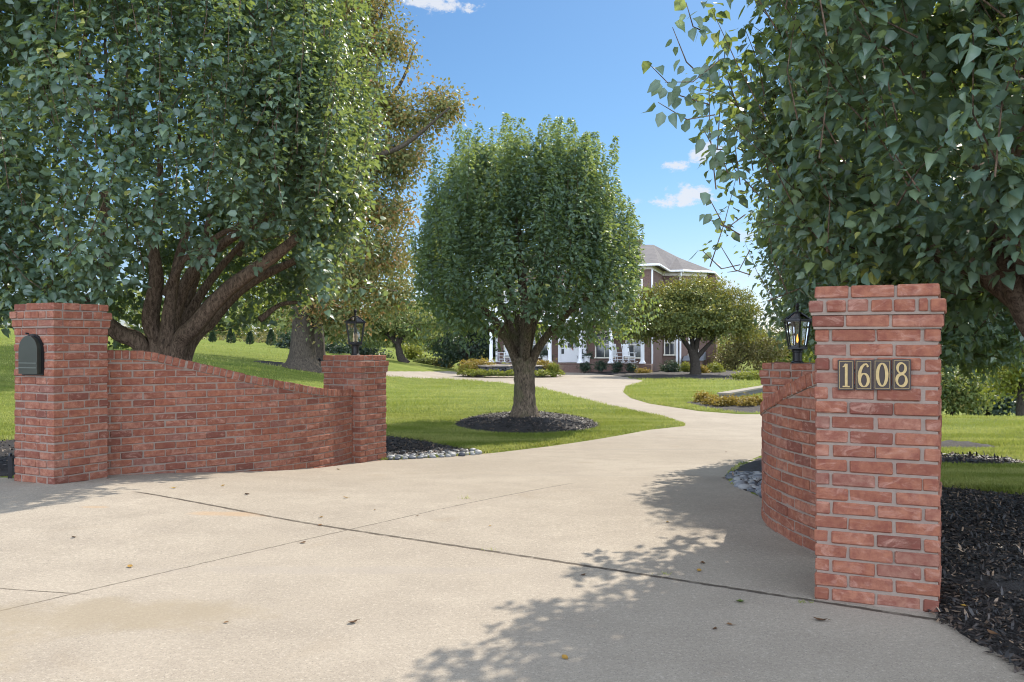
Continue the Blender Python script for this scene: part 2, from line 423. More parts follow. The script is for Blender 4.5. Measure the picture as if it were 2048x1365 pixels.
def m_attr(name, stops, rough=.85, spec=.3, bump=0.0, bscale=60):
    m, nt, b, out = mat_new(name); g = NT(nt)
    c = g.ramp(g.attr('rnd'), stops)
    n = g.noise(g.pos(), bscale, 4, .6)
    c = g.mix(g.rng(n, .4, .7, 0, .35), c, g.mix(.5, c, (.02, .02, .02)))
    g.link(c, b.inputs['Base Color']); b.inputs['Roughness'].default_value = rough; b.inputs['Specular IOR Level'].default_value = spec
    if bump: g.link(g.bump(n, bump, .01), b.inputs['Normal'])
    return m

def m_glass(name, tint=(.9, .93, .95), rough=.02):
    m, nt, b, out = mat_new(name); g = NT(nt)
    gl = nt.nodes.new('ShaderNodeBsdfGlossy'); gl.inputs['Roughness'].default_value = rough
    tr = nt.nodes.new('ShaderNodeBsdfTransparent'); tr.inputs['Color'].default_value = (*tint, 1)
    fr = nt.nodes.new('ShaderNodeFresnel'); fr.inputs['IOR'].default_value = 1.5
    k = g.math('ADD', g.math('MULTIPLY', fr.outputs[0], 1.0), g.math('MULTIPLY', g.noise(g.coord('Object'), 12, 3), .10))
    mx = nt.nodes.new('ShaderNodeMixShader'); g.link(k, mx.inputs[0]); g.link(tr.outputs[0], mx.inputs[1]); g.link(gl.outputs[0], mx.inputs[2])
    g.link(mx.outputs[0], out.inputs[0]); return m

def m_emit(name, col, st):
    m, nt, b, out = mat_new(name); g = NT(nt)
    e = nt.nodes.new('ShaderNodeEmission'); e.inputs['Strength'].default_value = st
    n = g.noise(g.coord('Object'), 30, 3)
    g.link(g.mix(n, col, tuple(x * .6 for x in col)), e.inputs['Color']); g.link(e.outputs[0], out.inputs[0]); return m

M = {}
M['brick'] = m_brick(); M['mortar'] = m_mortar(); M['concrete'] = m_concrete(); M['lawn'] = m_lawn(); M['mulch'] = m_mulch()
M['house_brick'] = m_brick_wall('house_brick', (.155, .088, .068), (.112, .06, .048), (.20, .165, .14))
M['white'] = simple('white_paint', (.78, .79, .80), .5, var=.04)
M['cream'] = simple('cream_trim', (.72, .68, .58), .6, var=.05)
M['shingle'] = None
M['black_metal'] = simple('black_iron', (.022, .021, .022), .38, .6, .3, 20)
M['mailbox'] = simple('painted_mailbox_steel', (.030, .034, .026), .32, .35, .25, 9)
M['plate'] = simple('dark_bronze_plate', (.030, .018, .013), .6, .0, .2, 30)
M['gold'] = simple('brass_numeral', (.40, .285, .125), .55, .1, .35, 60, .3)
M['glass'] = m_glass('lantern_glass')
M['window'] = simple('window_pane', (.05, .055, .06), .06, 0, .5, 1.5, 1.0)
M['flame'] = m_emit('gas_flame', (1.0, .40, .06), 2.2)
M['candle'] = simple('candle_tube', (.8, .6, .35), .5)
M['stone'] = m_attr('river_stone', [(0, (.07, .075, .085)), (.5, (.155, .165, .18)), (1, (.29, .29, .28))], .6, .4, .2, 40)
M['flag_stone'] = m_attr('stacked_flagstone', [(0, (.05, .05, .055)), (.6, (.14, .135, .13)), (1, (.42, .35, .28))], .85, .3, .5, 20)
M['cap_stone'] = simple('pale_cap_stone', (.20, .172, .135), .85, var=.2, scale=6, bump=.3)
M['chips'] = m_attr('mulch_chip', [(0, (.010, .0095, .010)), (.6, (.034, .028, .025)), (.85, (.075, .05, .034)), (1, (.26, .18, .115))], .6, .5)
M['grass'] = m_leaf('grass_blade', [(0, (.075, .12, .014)), (.5, (.15, .195, .024)), (.85, (.21, .24, .04)), (1, (.38, .33, .12))], (.42, .45, .09), .4, .6, .25, (.37, .37, .125))
M['dead_leaf'] = m_attr('fallen_leaf', [(0, (.06, .03, .015)), (.5, (.16, .08, .03)), (.8, (.5, .3, .03)), (.95, (.10, .14, .03)), (1, (.10, .14, .03))], .7, .3)
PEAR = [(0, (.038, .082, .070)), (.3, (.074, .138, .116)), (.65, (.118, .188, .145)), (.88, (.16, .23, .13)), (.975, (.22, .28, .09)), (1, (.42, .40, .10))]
M['pear_leaf'] = m_leaf('pear_leaf', PEAR, (.46, .56, .05), .33, .40, .55, None, True)
M['pear_leaf_sunny'] = m_leaf('pear_leaf_sunny', PEAR, (.46, .56, .05), .42, .42, .45, None, True)
M['oak_leaf'] = m_leaf('autumn_oak_leaf', [(0, (.06, .10, .045)), (.45, (.13, .175, .065)), (.66, (.21, .20, .07)), (.86, (.33, .21, .085)), (1, (.42, .23, .10))], (.42, .30, .06), .35, .5, .3)
M['dogwood_leaf'] = m_leaf('dogwood_leaf', [(0, (.05, .08, .03)), (.5, (.105, .14, .042)), (.82, (.18, .19, .045)), (1, (.30, .26, .05))], (.40, .34, .03), .35, .5, .35)
M['lime_leaf'] = m_leaf('bright_shrub_leaf', [(0, (.05, .085, .012)), (.5, (.12, .15, .02)), (1, (.26, .26, .05))], (.42, .44, .05), .35, .5, .35)
M['gold_leaf'] = m_leaf('golden_shrub_leaf', [(0, (.09, .08, .012)), (.5, (.22, .16, .025)), (1, (.40, .27, .05))], (.5, .36, .06), .3, .5, .35)
M['dark_leaf'] = m_leaf('dark_evergreen_leaf', [(0, (.014, .03, .022)), (.6, (.035, .06, .038)), (1, (.07, .10, .05))], (.1, .18, .04), .2, .5, .4)
M['wood_leaf'] = m_leaf('woodland_leaf', [(0, (.05, .085, .03)), (.5, (.11, .15, .05)), (.85, (.19, .21, .065)), (1, (.26, .21, .07))], (.32, .36, .06), .32, .55, .3)
M['brown_leaf'] = m_leaf('bronze_shrub_leaf', [(0, (.045, .05, .018)), (.5, (.10, .095, .032)), (1, (.20, .15, .06))], (.34, .3, .07), .3, .55, .3)
M['bark'] = m_bark('pear_bark', (.105, .073, .05), (.30, .215, .15))
M['oak_bark'] = m_bark('oak_bark', (.05, .041, .031), (.115, .093, .07), .6)
M['moss_bark'] = m_bark('lichen_bark', (.075, .058, .041), (.27, .205, .145), 1.0, (.10, .11, .045))
M['dark_bark'] = m_bark('dark_bark', (.03, .025, .02), (.09, .075, .06))

def m_shingle():
    m, nt, b, out = mat_new('asphalt_shingle'); g = NT(nt)
    t = nt.nodes.new('ShaderNodeTexBrick'); g.link(g.coord('UV'), t.inputs['Vector'])
    t.inputs['Scale'].default_value = 1; t.inputs['Brick Width'].default_value = .45; t.inputs['Row Height'].default_value = .22; t.inputs['Mortar Size'].default_value = .012
    t.inputs['Color1'].default_value = (.075, .072, .078, 1); t.inputs['Color2'].default_value = (.115, .108, .11, 1); t.inputs['Mortar'].default_value = (.05, .048, .05, 1)
    c = g.mix(g.rng(g.noise(g.coord('Object'), 2.2, 6), .3, .7, 0, .5), t.outputs['Color'], (.15, .135, .13))
    g.link(c, b.inputs['Base Color']); b.inputs['Roughness'].default_value = .95
    return m
M['shingle'] = m_shingle()

# ------------------------------------------------------------------ terrain
def sstep(a, b, x):
    t = np.clip((x - a) / (b - a), 0, 1); return t * t * (3 - 2 * t)
_hy = np.array([-60, 5.5, 7.5, 10.5, 14, 30, 60, 100, 500]); _hz = np.array([0, 0, -.02, -.19, -.30, -.40, -.50, -.5, -.5])
def H(X, Y):
    X = np.asarray(X, dtype=float); Y = np.asarray(Y, dtype=float)
    z = sum(np.interp(Y + d, _hy, _hz) for d in (-.9, -.45, 0, .45, .9)) / 5
    d = np.maximum(0, -(X + 3.5)); d = d * d / (d + 1.0)
    z = z + (1.15 * (1 - np.exp(-d / 6)) + .045 * np.minimum(d, 60)) * sstep(13, 32, Y)
    z = z + .062 * sstep(-1.0, -3.4, X) * sstep(4.5, 6.8, Y) * (1 - sstep(8.3, 10.2, Y))
    s = X - (1.5 + .30 * Y)
    z = z - sstep(0, 3, s) * np.clip(.13 * np.maximum(0, Y - 18.0) ** 2 / (np.maximum(0, Y - 18.0) + 4), 0, 4)
    return z
def h1(x, y): return float(H(x, y))

def P(px, py, dz=0.0):
    """ground point under a pixel of the photograph"""
    t, s = (px - 1024) / F, (HZ - py) / F
    Y = np.concatenate([np.arange(1.5, 60, .01), np.arange(60, 200, .1)])
    g = CAM_Z + s * Y - (H(t * Y, Y) + dz)
    k = np.argmax(g <= 0)
    if g[k] > 0: k = len(Y) - 1
    return (t * Y[k], float(Y[k]))
def Wp(px, py, Y):
    return Vector(((px - 1024) / F * Y, Y, CAM_Z + (HZ - py) / F * Y))

def sdf(poly, X, Y):
    """signed distance to polygon, negative inside"""
    P_ = np.array(poly); X = np.asarray(X, float); Y = np.asarray(Y, float)
    d = np.full(X.shape, 1e9); ins = np.zeros(X.shape, bool)
    for i in range(len(P_)):
        a, b = P_[i], P_[(i + 1) % len(P_)]
        e = b - a; L2 = max(1e-12, e @ e)
        t = np.clip(((X - a[0]) * e[0] + (Y - a[1]) * e[1]) / L2, 0, 1)
        d = np.minimum(d, np.hypot(X - a[0] - t * e[0], Y - a[1] - t * e[1]))
        c = (a[1] > Y) != (b[1] > Y)
        if c.any():
            xi = a[0] + (Y - a[1]) / (b[1] - a[1] + 1e-15) * e[0]
            ins ^= c & (X < xi)
    return np.where(ins, -d, d)

def smooth_poly(pts, k=2):
    pts = [np.array(p, float) for p in pts]
    for _ in range(k):
        o = []
        for i in range(len(pts)):
            a, b = pts[i], pts[(i + 1) % len(pts)]
            o += [a * .75 + b * .25, a * .25 + b * .75]
        pts = o
    return [tuple(p) for p in pts]

# outlines on the ground
drive = [(16, -12), (9, -4), (4.5, -.8), (2.5, 1.2), (1.95, 2.6), (1.87, 3.9), (1.9, 4.6), (1.9, 5.2), (1.82, 6.1), (1.9, 6.6)] + \
    [P(1522, 994), P(1492, 984), P(1464, 970), P(1452, 956), P(1456, 943), P(1475, 930), P(1520, 912)] + \
    [(4.4, 11.9), (6.6, 15), (8.1, 18.5), (9.3, 21.3), (10.0, 23.9), (9.2, 24.2)] + \
    [P(1520, 829), P(1480, 829), P(1400, 823), P(1300, 808), P(1262, 797), P(1246, 785), P(1252, 774), P(1286, 765), P(1284, 761), P(1235, 753), P(1190, 746.5), P(1165, 744.5), P(1130, 742.5)] + \
    [P(1040, 741), P(980, 741.5), P(900, 743), P(780, 743.5), P(725, 743)] + \
    [P(715, 750), P(780, 753), P(880, 757), P(1000, 766), P(1080, 776), P(1170, 799), P(1240, 817), P(1340, 839), P(1368, 848), P(1372, 851), P(1366, 853), P(1300, 860), P(1200, 878), P(1100, 893), P(1000, 905), P(960, 909), P(900, 914), P(775, 921)] + \
    [(-1.9, 10.75), (-2.2, 9.9), (-2.6, 9.4), (-3.1, 8.9), (-3.75, 8.3), (-4.05, 8.0), (-4.7, 8.12), (-8, 9.2), (-20, 10.8), (-22, -12)]
mulch_r = [(1.95, .9), (1.86, 3.2), (1.85, 3.9), (1.85, 4.6), (2.0, 5.6), (2.4, 6.9), P(1880, 980), P(1935, 984), P(1990, 990), P(2048, 996), (4.6, 7.0), (6.2, 5.8), (6.6, 3), (5, .4), (3, -.2)]
mulch_l = [(-3.9, 8.15), (-4.8, 8.2), (-9.0, 9.35), (-9.8, 12.0), (-8.2, 13.7), (-6, 13.9), (-4, 12.6), (-2.6, 11.6), (-2.1, 10.9), (-2.0, 10.5), (-2.5, 9.6), (-3.3, 8.6)]
mulch_p = [(-2.0, 10.65), (-2.6, 11.4), (-2.4, 12.6), P(770, 874), P(850, 884), P(910, 897), P(968, 908), P(900, 913), P(775, 920)]
def ell(cx, cy, rx, ry, rot=0, n=28):
    return [(cx + rx * math.cos(a) * math.cos(rot) - ry * math.sin(a) * math.sin(rot), cy + rx * math.cos(a) * math.sin(rot) + ry * math.sin(a) * math.cos(rot)) for a in [2 * PI * k / n for k in range(n)]]
mulch_c = ell(.28, 17.35, 1.38, 2.35)
mulch_2 = ell(5.1, 10.55, .85, .62)
mulch_3 = ell(6.2, 12.9, .75, .55)
mulch_s = [P(1520, 916), P(1482, 932), P(1462, 946), P(1466, 952), P(1520, 950), (2.9, 9.6), (3.6, 10.4)]
stone_r = [P(1462, 948), P(1520, 950), (2.45, 7.9), (1.98, 7.0), P(1520, 990), P(1492, 982), P(1465, 968), P(1455, 956)]
mulch_o = [P(775, 742.5), P(560, 751), P(575, 757)]
shrub_bed = [P(1365, 806), P(1385, 803), P(1450, 803), P(1525, 806), (10.5, 22.6), (9.8, 22.9), P(1525, 827), P(1490, 828), P(1440, 823), P(1390, 813)]
house_bed = [P(1150, 744), P(1165, 745), P(1225, 751.5), P(1290, 760), P(1330, 759), P(1365, 757), P(1400, 760), P(1440, 759), P(1480, 762), (15.5, 50), (15, 58), (8, 58), (5, 54.5)]
oak_bed = ell(-8.3, 35.6, 1.9, 1.5)
dog_bed = ell(9.75, 47.6, 1.2, 1.6)
drive_s = drive
beds = [mulch_r, mulch_l, mulch_p, mulch_c, mulch_2, mulch_3, mulch_s, stone_r, smooth_poly(shrub_bed, 1), house_bed, oak_bed, dog_bed]

def axis(lo, hi, step, far, grow=1.16):
    a = list(np.arange(lo, hi + 1e-6, step))
    d, x = step, a[-1]
    while x < far[1]: d *= grow; x += d; a.append(x)
    d, x = step, a[0]
    while x > far[0]: d *= grow; x -= d; a.insert(0, x)
    return np.array(a)

def grid_sheet(name, xs, ys, zf, keep, mat, kind='structure', parent=None):
    X, Y = np.meshgrid(xs, ys); Z = zf(X, Y)
    nx, ny = len(xs), len(ys)
    idx = np.arange(nx * ny).reshape(ny, nx)
    q = np.stack([idx[:-1, :-1], idx[:-1, 1:], idx[1:, 1:], idx[1:, :-1]], -1).reshape(-1, 4)
    if keep is not None:
        k = keep(X, Y); kc = (k[:-1, :-1] & k[:-1, 1:] & k[1:, 1:] & k[1:, :-1]).ravel(); q = q[kc]
    V = np.stack([X, Y, Z], -1).reshape(-1, 3)
    used = np.unique(q); remap = np.full(len(V), -1); remap[used] = np.arange(len(used))
    me = tri_mesh(name, V[used], remap[q], None, True)
    o = put(name, me, mat)
    if kind: o['kind'] = kind
    return o

xs_l = axis(-9, 9, .11, (-330, 330)); ys_l = axis(-2, 24, .11, (-70, 620), 1.08)
def lawn_z(X, Y):
    z = H(X, Y)
    d = sdf(drive_s, X, Y)
    off = np.clip(d * .45, -.07, .03)
    for b in beds: off = np.minimum(off, np.clip(sdf(b, X, Y) * .4, -.05, .03))
    return z + off
grid_sheet('lawn_ground', xs_l, ys_l, lawn_z, None, M['lawn'])
xs_d = axis(-6, 6, .2, (-22, 16), 1.1); ys_d = axis(-12, 24, .2, (-12, 62), 1.06)
grid_sheet('driveway', xs_d, ys_d, lambda X, Y: H(X, Y), lambda X, Y: sdf(drive_s, X, Y) < .8, M['concrete'])

def bed_sheet(poly, rise, mat=None, name='mulch_bed', step=.07, lump=.02, seed=0):
    p = np.array(poly); lo, hi = p.min(0) - .2, p.max(0) + .2
    step = max(step, (hi - lo).max() / 90)
    xs, ys = np.arange(lo[0], hi[0], step), np.arange(lo[1], hi[1], step)
    rg = np.random.default_rng(seed)
    ph = rg.uniform(0, 6, 8)
    def zf(X, Y):
        d = sdf(poly, X, Y)
        l = sum(np.sin(X * k * 3.1 + ph[i]) * np.sin(Y * k * 2.7 + ph[i + 3]) / k for i, k in enumerate((1, 2.1, 4.3, 7.7))) * lump
        l = l + rg.normal(0, lump * .35, X.shape)
        return H(X, Y) + np.where(d < 0, .006 + rise * (1 - np.exp(d / .5)) + l * np.clip(-d * 6, 0, 1), -d * .5)
    return grid_sheet(name, xs, ys, zf, lambda X, Y: sdf(poly, X, Y) < .12, mat or M['mulch'])
bed_sheet(mulch_r, .03, lump=.022, seed=1); bed_sheet(mulch_l, .07, seed=2); bed_sheet(mulch_p, .05, seed=3)
bed_sheet(mulch_c, .14, seed=4); bed_sheet(mulch_2, .1, seed=5); bed_sheet(mulch_3, .1, seed=6)
bed_sheet(mulch_s, .05, seed=7); bed_sheet(smooth_poly(shrub_bed, 1), .05, seed=8); bed_sheet(house_bed, .05, seed=9)
bed_sheet(oak_bed, .06, seed=10); bed_sheet(dog_bed, .08, seed=11); bed_sheet(stone_r, .0, name='stone_bed', lump=.004, seed=12)

# ------------------------------------------------------------------ brickwork: every brick is a chamfered block with its own tone
_SG = np.array([(sx, sy, sz) for sx in (-1, 1) for sy in (-1, 1) for sz in (-1, 1)], float)
def _cham():
    V, M_ = [], []
    for s in _SG:
        for a in range(3):
            V.append(s); m = np.ones(3); m[a] = 0; M_.append(m)
    V, M_ = np.array(V), np.array(M_)
    idx = {(tuple(s), a): i * 3 + a for i, s in enumerate(map(tuple, _SG)) for a in range(3)}
    F_ = []
    for a in range(3):
        b, c = [(1, 2), (2, 0), (0, 1)][a]
        for s in (-1, 1):
            q = []
            for u, v in ((-1, -1), (1, -1), (1, 1), (-1, 1)):
                k = [0, 0, 0]; k[a] = s; k[b] = u; k[c] = v; q.append(idx[(tuple(k), a)])
            F_.append(q if s > 0 else q[::-1])
    for a in range(3):                      # edge strips, along axis a
        b, c = [(1, 2), (2, 0), (0, 1)][a]
        for u in (-1, 1):
            for v in (-1, 1):
                k0 = [0, 0, 0]; k0[a] = -1; k0[b] = u; k0[c] = v; k1 = list(k0); k1[a] = 1
                q = [idx[(tuple(k0), b)], idx[(tuple(k1), b)], idx[(tuple(k1), c)], idx[(tuple(k0), c)]]
                F_.append(q if u * v > 0 else q[::-1])
    for s in map(tuple, _SG):
        q = [idx[(s, 0)], idx[(s, 1)], idx[(s, 2)]]
        F_.append(q if s[0] * s[1] * s[2] > 0 else q[::-1])
    return V, M_, F_
_CV, _CM, _CF = _cham()

class Bricks:
    def __init__(s, seed): s.mb = MB(); s.g = np.random.default_rng(seed)
    def add(s, c, t, n, size, ch=.0055, tone=None, ztop=None, jit=.0023, up=(0, 0, 1)):
        """c centre, t unit tangent (length), n unit normal (depth), size (l, d, h); ztop(x, y) clips the top to a raking line"""
        half = np.array(size) / 2
        L = _CV * half - _CV * _CM * np.minimum(ch, half * .6)
        L = L + s.g.normal(0, jit, 3) * (1, 1, .6) + s.g.normal(0, jit * .45, L.shape)
        t, n, up = np.array(t, float), np.array(n, float), np.array(up, float)
        Vv = np.array(c, float) + L[:, :1] * t + L[:, 1:2] * n + L[:, 2:] * up
        if ztop is not None:
            zt = ztop(Vv[:, 0], Vv[:, 1])
            if (zt - Vv[:, 2].min()).max() < .014: return
            Vv[:, 2] = np.minimum(Vv[:, 2], np.maximum(zt - (Vv[:, 2].max() - Vv[:, 2]) * .02, Vv[:, 2].min()))
        tone = float(np.clip(s.g.normal(.5, .24), 0, 1)) if tone is None else tone
        s.mb.add(Vv.tolist(), _CF, tone)

def split_run(L, pitch, start, gap=.010):
    """brick intervals along a run of length L, first brick shortened to `start`"""
    out, x, first = [], 0.0, True
    while x < L - .015:
        l = (start if first else pitch - gap); first = False
        l = min(l, L - x)
        if L - (x + l + gap) < .035: l = L - x
        out.append((x, x + l)); x += l + gap
    return out

def pillar(name, label, corner, ang, size, zb, course, n_c, seed, group, near_right=False, rows=(.14, .19), D=.088, pitch0=.2):
    """square brick pillar; `corner` is its corner nearest the viewer, `ang` how far its front turns; the top three courses corbel out"""
    a = R(ang); size2 = size if hasattr(size, '__len__') else (size, size)
    sx, sy = size2
    e1 = np.array((math.cos(a), -math.sin(a), 0)); e2 = np.array((math.sin(a), math.cos(a), 0))   # along the front to the right, and back
    c0 = np.array((corner[0], corner[1], 0)) - (e1 * sx if near_right else 0)
    th = thing(name, label, 'pillar', (corner[0], corner[1], zb), -a, group)
    B = Bricks(seed); gap = .0115
    core = MB()
    for k in range(n_c + 1):
        # k == 0 is the half-buried footing course
        z = zb - course + k * course + course / 2
        top = n_c - k
        grow = {1: .024, 2: .013}.get(top, 0.0)
        ox = oy = -grow; Lx, Ly = sx + 2 * grow, sy + 2 * grow
        if k == 0: ox = oy = -.012; Lx, Ly = sx + .024, sy + .024
        h = course - gap
        ends = (k % 2 == 0)
        pitch = pitch0 if top != 1 else .098
        for side in range(4):
            along, L = (0, Lx) if side % 2 == 0 else (1, Ly)
            full = (side % 2 == 0) == ends
            lo, hi = (0.0, L) if full else (D + gap, L - D - gap)
            st = (rows[0] if full else rows[1]) if top != 1 else .085
            if top == 0: st = .15
            for x0, x1 in split_run(hi - lo, pitch, st):
                x0 += lo; x1 += lo
                m = (x0 + x1) / 2; l = x1 - x0
                if side == 0: u, v = ox + m, oy + D / 2
                elif side == 2: u, v = ox + m, oy + Ly - D / 2
                elif side == 1: u, v = ox + Lx - D / 2, oy + m
                else: u, v = ox + D / 2, oy + m
                c = c0 + e1 * u + e2 * v + np.array((0, 0, z))
                if along == 0: B.add(c, e1, e2, (l, D, h))
                else: B.add(c, e2, -e1, (l, D, h))
    r = .007
    cm = MB()
    def slab(z0, z1, g):
        pts = [c0 + e1 * u + e2 * v for u, v in ((-g, -g), (sx + g, -g), (sx + g, sy + g), (-g, sy + g))]
        vv = [(p[0], p[1], z0) for p in pts] + [(p[0], p[1], z1) for p in pts]
        cm.add(vv, [(3, 2, 1, 0), (4, 5, 6, 7), (0, 1, 5, 4), (1, 2, 6, 5), (2, 3, 7, 6), (3, 0, 4, 7)])
    zt = zb + n_c * course
    slab(zb - course, zt - 3 * course + .002, -r)
    slab(zt - 3 * course - .004, zt - 2 * course - .006, .013 - r); slab(zt - 2 * course - .006, zt - course - .005, .024 - r); slab(zt - course - .005, zt - .010, -r)
    B.mb.build('brickwork', M['brick'], th); cm.build('mortar_joints', M['mortar'], th)
    return th, e1, e2, zt

PG = 'square brick gate pillars'
pl, l1, l2, l_zt = pillar('brick_pillar', 'tall brick pillar with a mailbox set into its face', (-3.846, 7.55), 28, .53, .015, .0702, 22, 11, PG, True)
pr, r1, r2, r_zt = pillar('brick_pillar', 'tall brick pillar carrying the four house number plates', (1.4258, 4.235), 26, (.53, .50), -.0, .0672, 22, 12, PG, False, (.142, .185), .064, .1955)
ll, ll1, ll2, ll_zt = pillar('brick_pillar', 'lower brick pillar with a lantern, at the far end of the wall beside the lawn and dark mulch', (-1.774, 10.54), 26, .54, -.19, .0705, 18, 13, PG, True)
lr, lr1, lr2, lr_zt = pillar('brick_pillar', 'lower brick pillar with a lantern, mostly hidden behind the steep sloping wall top', (2.307, 8.29), 30, .54, -.06 - .0685, .0685, 17, 14, PG)

def catmull(pts, n=14):
    pts = [np.array(p, float) for p in pts]
    pts = [2 * pts[0] - pts[1]] + pts + [2 * pts[-1] - pts[-2]]
    o = []
    for i in range(1, len(pts) - 2):
        a, b, c, d = pts[i - 1:i + 3]
        for k in range(n):
            t = k / n
            o.append(.5 * ((2 * b) + (-a + c) * t + (2 * a - 5 * b + 4 * c - d) * t * t + (-a + 3 * b - 3 * c + d) * t ** 3))
    o.append(pts[-2]); return np.array(o)

def garden_wall(name, label, path, tops, side, seed):
    """curved wall; path = foot of the face towards the drive, tops = [(arc fraction, z)] of the coping top; side = +1 when the body lies left of the path"""
    pth = catmull(path, 20)
    seg = np.hypot(*np.diff(pth, axis=0).T); S_ = np.concatenate([[0], np.cumsum(seg)]); L = S_[-1]
    def at(s):
        s = min(max(s, -.3), L + .3)
        x, y = np.interp(s, S_, pth[:, 0]), np.interp(s, S_, pth[:, 1])
        e = .05
        dx = np.interp(min(s + e, L), S_, pth[:, 0]) - np.interp(max(s - e, 0), S_, pth[:, 0]); dy = np.interp(min(s + e, L), S_, pth[:, 1]) - np.interp(max(s - e, 0), S_, pth[:, 1])
        l = math.hypot(dx, dy); t = np.array((dx / l, dy / l, 0)); n = np.array((-t[1], t[0], 0)) * side
        return np.array((x, y, 0.0)), t, n
    ts, tz = np.array([t * L for t, _ in tops]), np.array([z for _, z in tops])
    fine = np.linspace(0, L, 200); fz = np.interp(fine, ts, tz)
    ker = np.hanning(15); ker /= ker.sum(); fz = np.convolve(np.pad(fz, 7, mode='edge'), ker, 'valid')
    ztop_s = lambda s: np.interp(s, fine, fz)
    th = thing(name, label, 'wall', (pth[0][0], pth[0][1], h1(*pth[0])), 0, 'curved brick garden walls beside the gate')
    B = Bricks(seed); T, gap, course, CH = .20, .010, .0685, .078
    def zt_xy(x, y):
        x = np.atleast_1d(x); y = np.atleast_1d(y)
        d = (pth[None, :, 0] - x[:, None]) ** 2 + (pth[None, :, 1] - y[:, None]) ** 2
        return ztop_s(S_[d.argmin(1)]) - CH - gap
    z_lo = min(h1(*p) for p in pth) - .12
    base = h1(*pth[0]) + .0
    k0 = int(math.floor((z_lo - base) / course))
    for k in range(k0, 20):
        z = base + (k + .5) * course
        off = (.1 if k % 2 else 0.0)
        s = -off
        while s < L:
            l = .19
            a, b = max(s, 0), min(s + l, L)
            if b - a > .03:
                p, t, n = at((a + b) / 2)
                if z - course / 2 < float(np.max(zt_xy(np.array([at(a)[0][0], at(b)[0][0]]), np.array([at(a)[0][1], at(b)[0][1]])))):
                    c = p + n * T / 2; c[2] = z
                    B.add(c, t, n, (b - a, T, course - gap), ztop=zt_xy)
            s += l + gap
    # mortar body just inside the faces
    cm = MB(); ss = np.linspace(0, L, 70); vv = []
    for s in ss:
        p, t, n = at(s); zt = float(ztop_s(s)) - CH - .002
        for d, z in ((.006, z_lo), (T - .006, z_lo), (T - .006, zt), (.006, zt)): q = p + n * d; vv.append((q[0], q[1], z))
    ff = [(i * 4 + a, (i + 1) * 4 + a, (i + 1) * 4 + (a + 1) % 4, i * 4 + (a + 1) % 4) for i in range(len(ss) - 1) for a in range(4)]
    ff += [(0, 1, 2, 3), tuple(4 * (len(ss) - 1) + a for a in (3, 2, 1, 0))]
    if side < 0: ff = [f[::-1] for f in ff]
    cm.add(vv, ff)
    # coping: a rowlock of bricks on edge that follows the curve
    C = Bricks(seed + 50); s = .004
    while s < L - .03:
        l = .058
        p, t, n = at(s + l / 2); za, zb_ = float(ztop_s(s)), float(ztop_s(s + l))
        tt = np.array((t[0] * l, t[1] * l, zb_ - za)); sl = np.linalg.norm(tt); tt /= sl
        up = np.cross(tt, n) if side < 0 else np.cross(n, tt) * -1
        up = up / np.linalg.norm(up); up = up if up[2] > 0 else -up
        c = p + n * (T / 2) ; c[2] = (za + zb_) / 2
        c = c - up * CH / 2
        C.add(c, tt, n, (l, T + .018, CH), ch=.006, up=up)
        s += l + .009 if abs(zb_ - za) < .03 else (l + .009) * l / sl * 1.0
    cp = MB(); vv = []
    for s in ss:
        p, t, n = at(s); zt = float(ztop_s(s))
        for d, z in ((-.002, zt - CH - .004), (T + .002, zt - CH - .004), (T + .002, zt - .008), (-.002, zt - .008)): q = p + n * d; vv.append((q[0], q[1], z))
    cp.add(vv, ff)
    B.mb.build('wall_body', M['brick'], th); cm.build('mortar_joints', M['mortar'], th)
    c_ = C.mb.build('coping', M['brick'], th); cp.build('coping_mortar', M['mortar'], c_)
    return th

lpath = [(-3.75, 8.17), (-3.42, 8.45), (-3.02, 8.78), (-2.62, 9.16), (-2.27, 9.62), (-2.02, 10.12), (-1.872, 10.61)]
# coping heights read off the photograph along the path
_lp = catmull(lpath, 20); _px = 1024 + F * _lp[:, 0] / _lp[:, 1]
_seg = np.concatenate([[0], np.cumsum(np.hypot(*np.diff(_lp, axis=0).T))]); _seg /= _seg[-1]
ltop = []
for px, py in ((200, 701), (280, 701.5), (300, 703.5), (327, 710), (368, 719), (398, 727), (457, 740), (507, 753), (555, 761), (598, 769), (630, 775), (651, 778), (668, 780), (705, 779)):
    i = int(np.argmin(abs(_px - px))); ltop.append((_seg[i], CAM_Z + (HZ - py) / F * _lp[i, 1]))
garden_wall('garden_wall', 'curved brick wall whose coping sweeps down from the mailbox pillar to a lower pillar', lpath, ltop, 1, 21)
rpath = [(1.80, 4.96), (1.735, 5.25), (1.688, 5.65), (1.705, 6.1), (1.865, 6.7), (2.13, 7.5), (2.43, 8.26)]
_rp = catmull(rpath, 20); _seg = np.concatenate([[0], np.cumsum(np.hypot(*np.diff(_rp, axis=0).T))]); _seg /= _seg[-1]
rtop = [(_seg[int(np.argmin(abs(_rp[:, 1] - y)))], z) for y, z in ((4.96, 1.10), (5.12, 1.065), (5.35, 1.01), (5.6, .94), (5.8, .885), (6.1, .82), (6.6, .755), (7.2, .725), (8.42, .715))]
garden_wall('garden_wall', 'curved brick wall with steep coping behind the house number pillar', rpath, rtop, -1, 22)

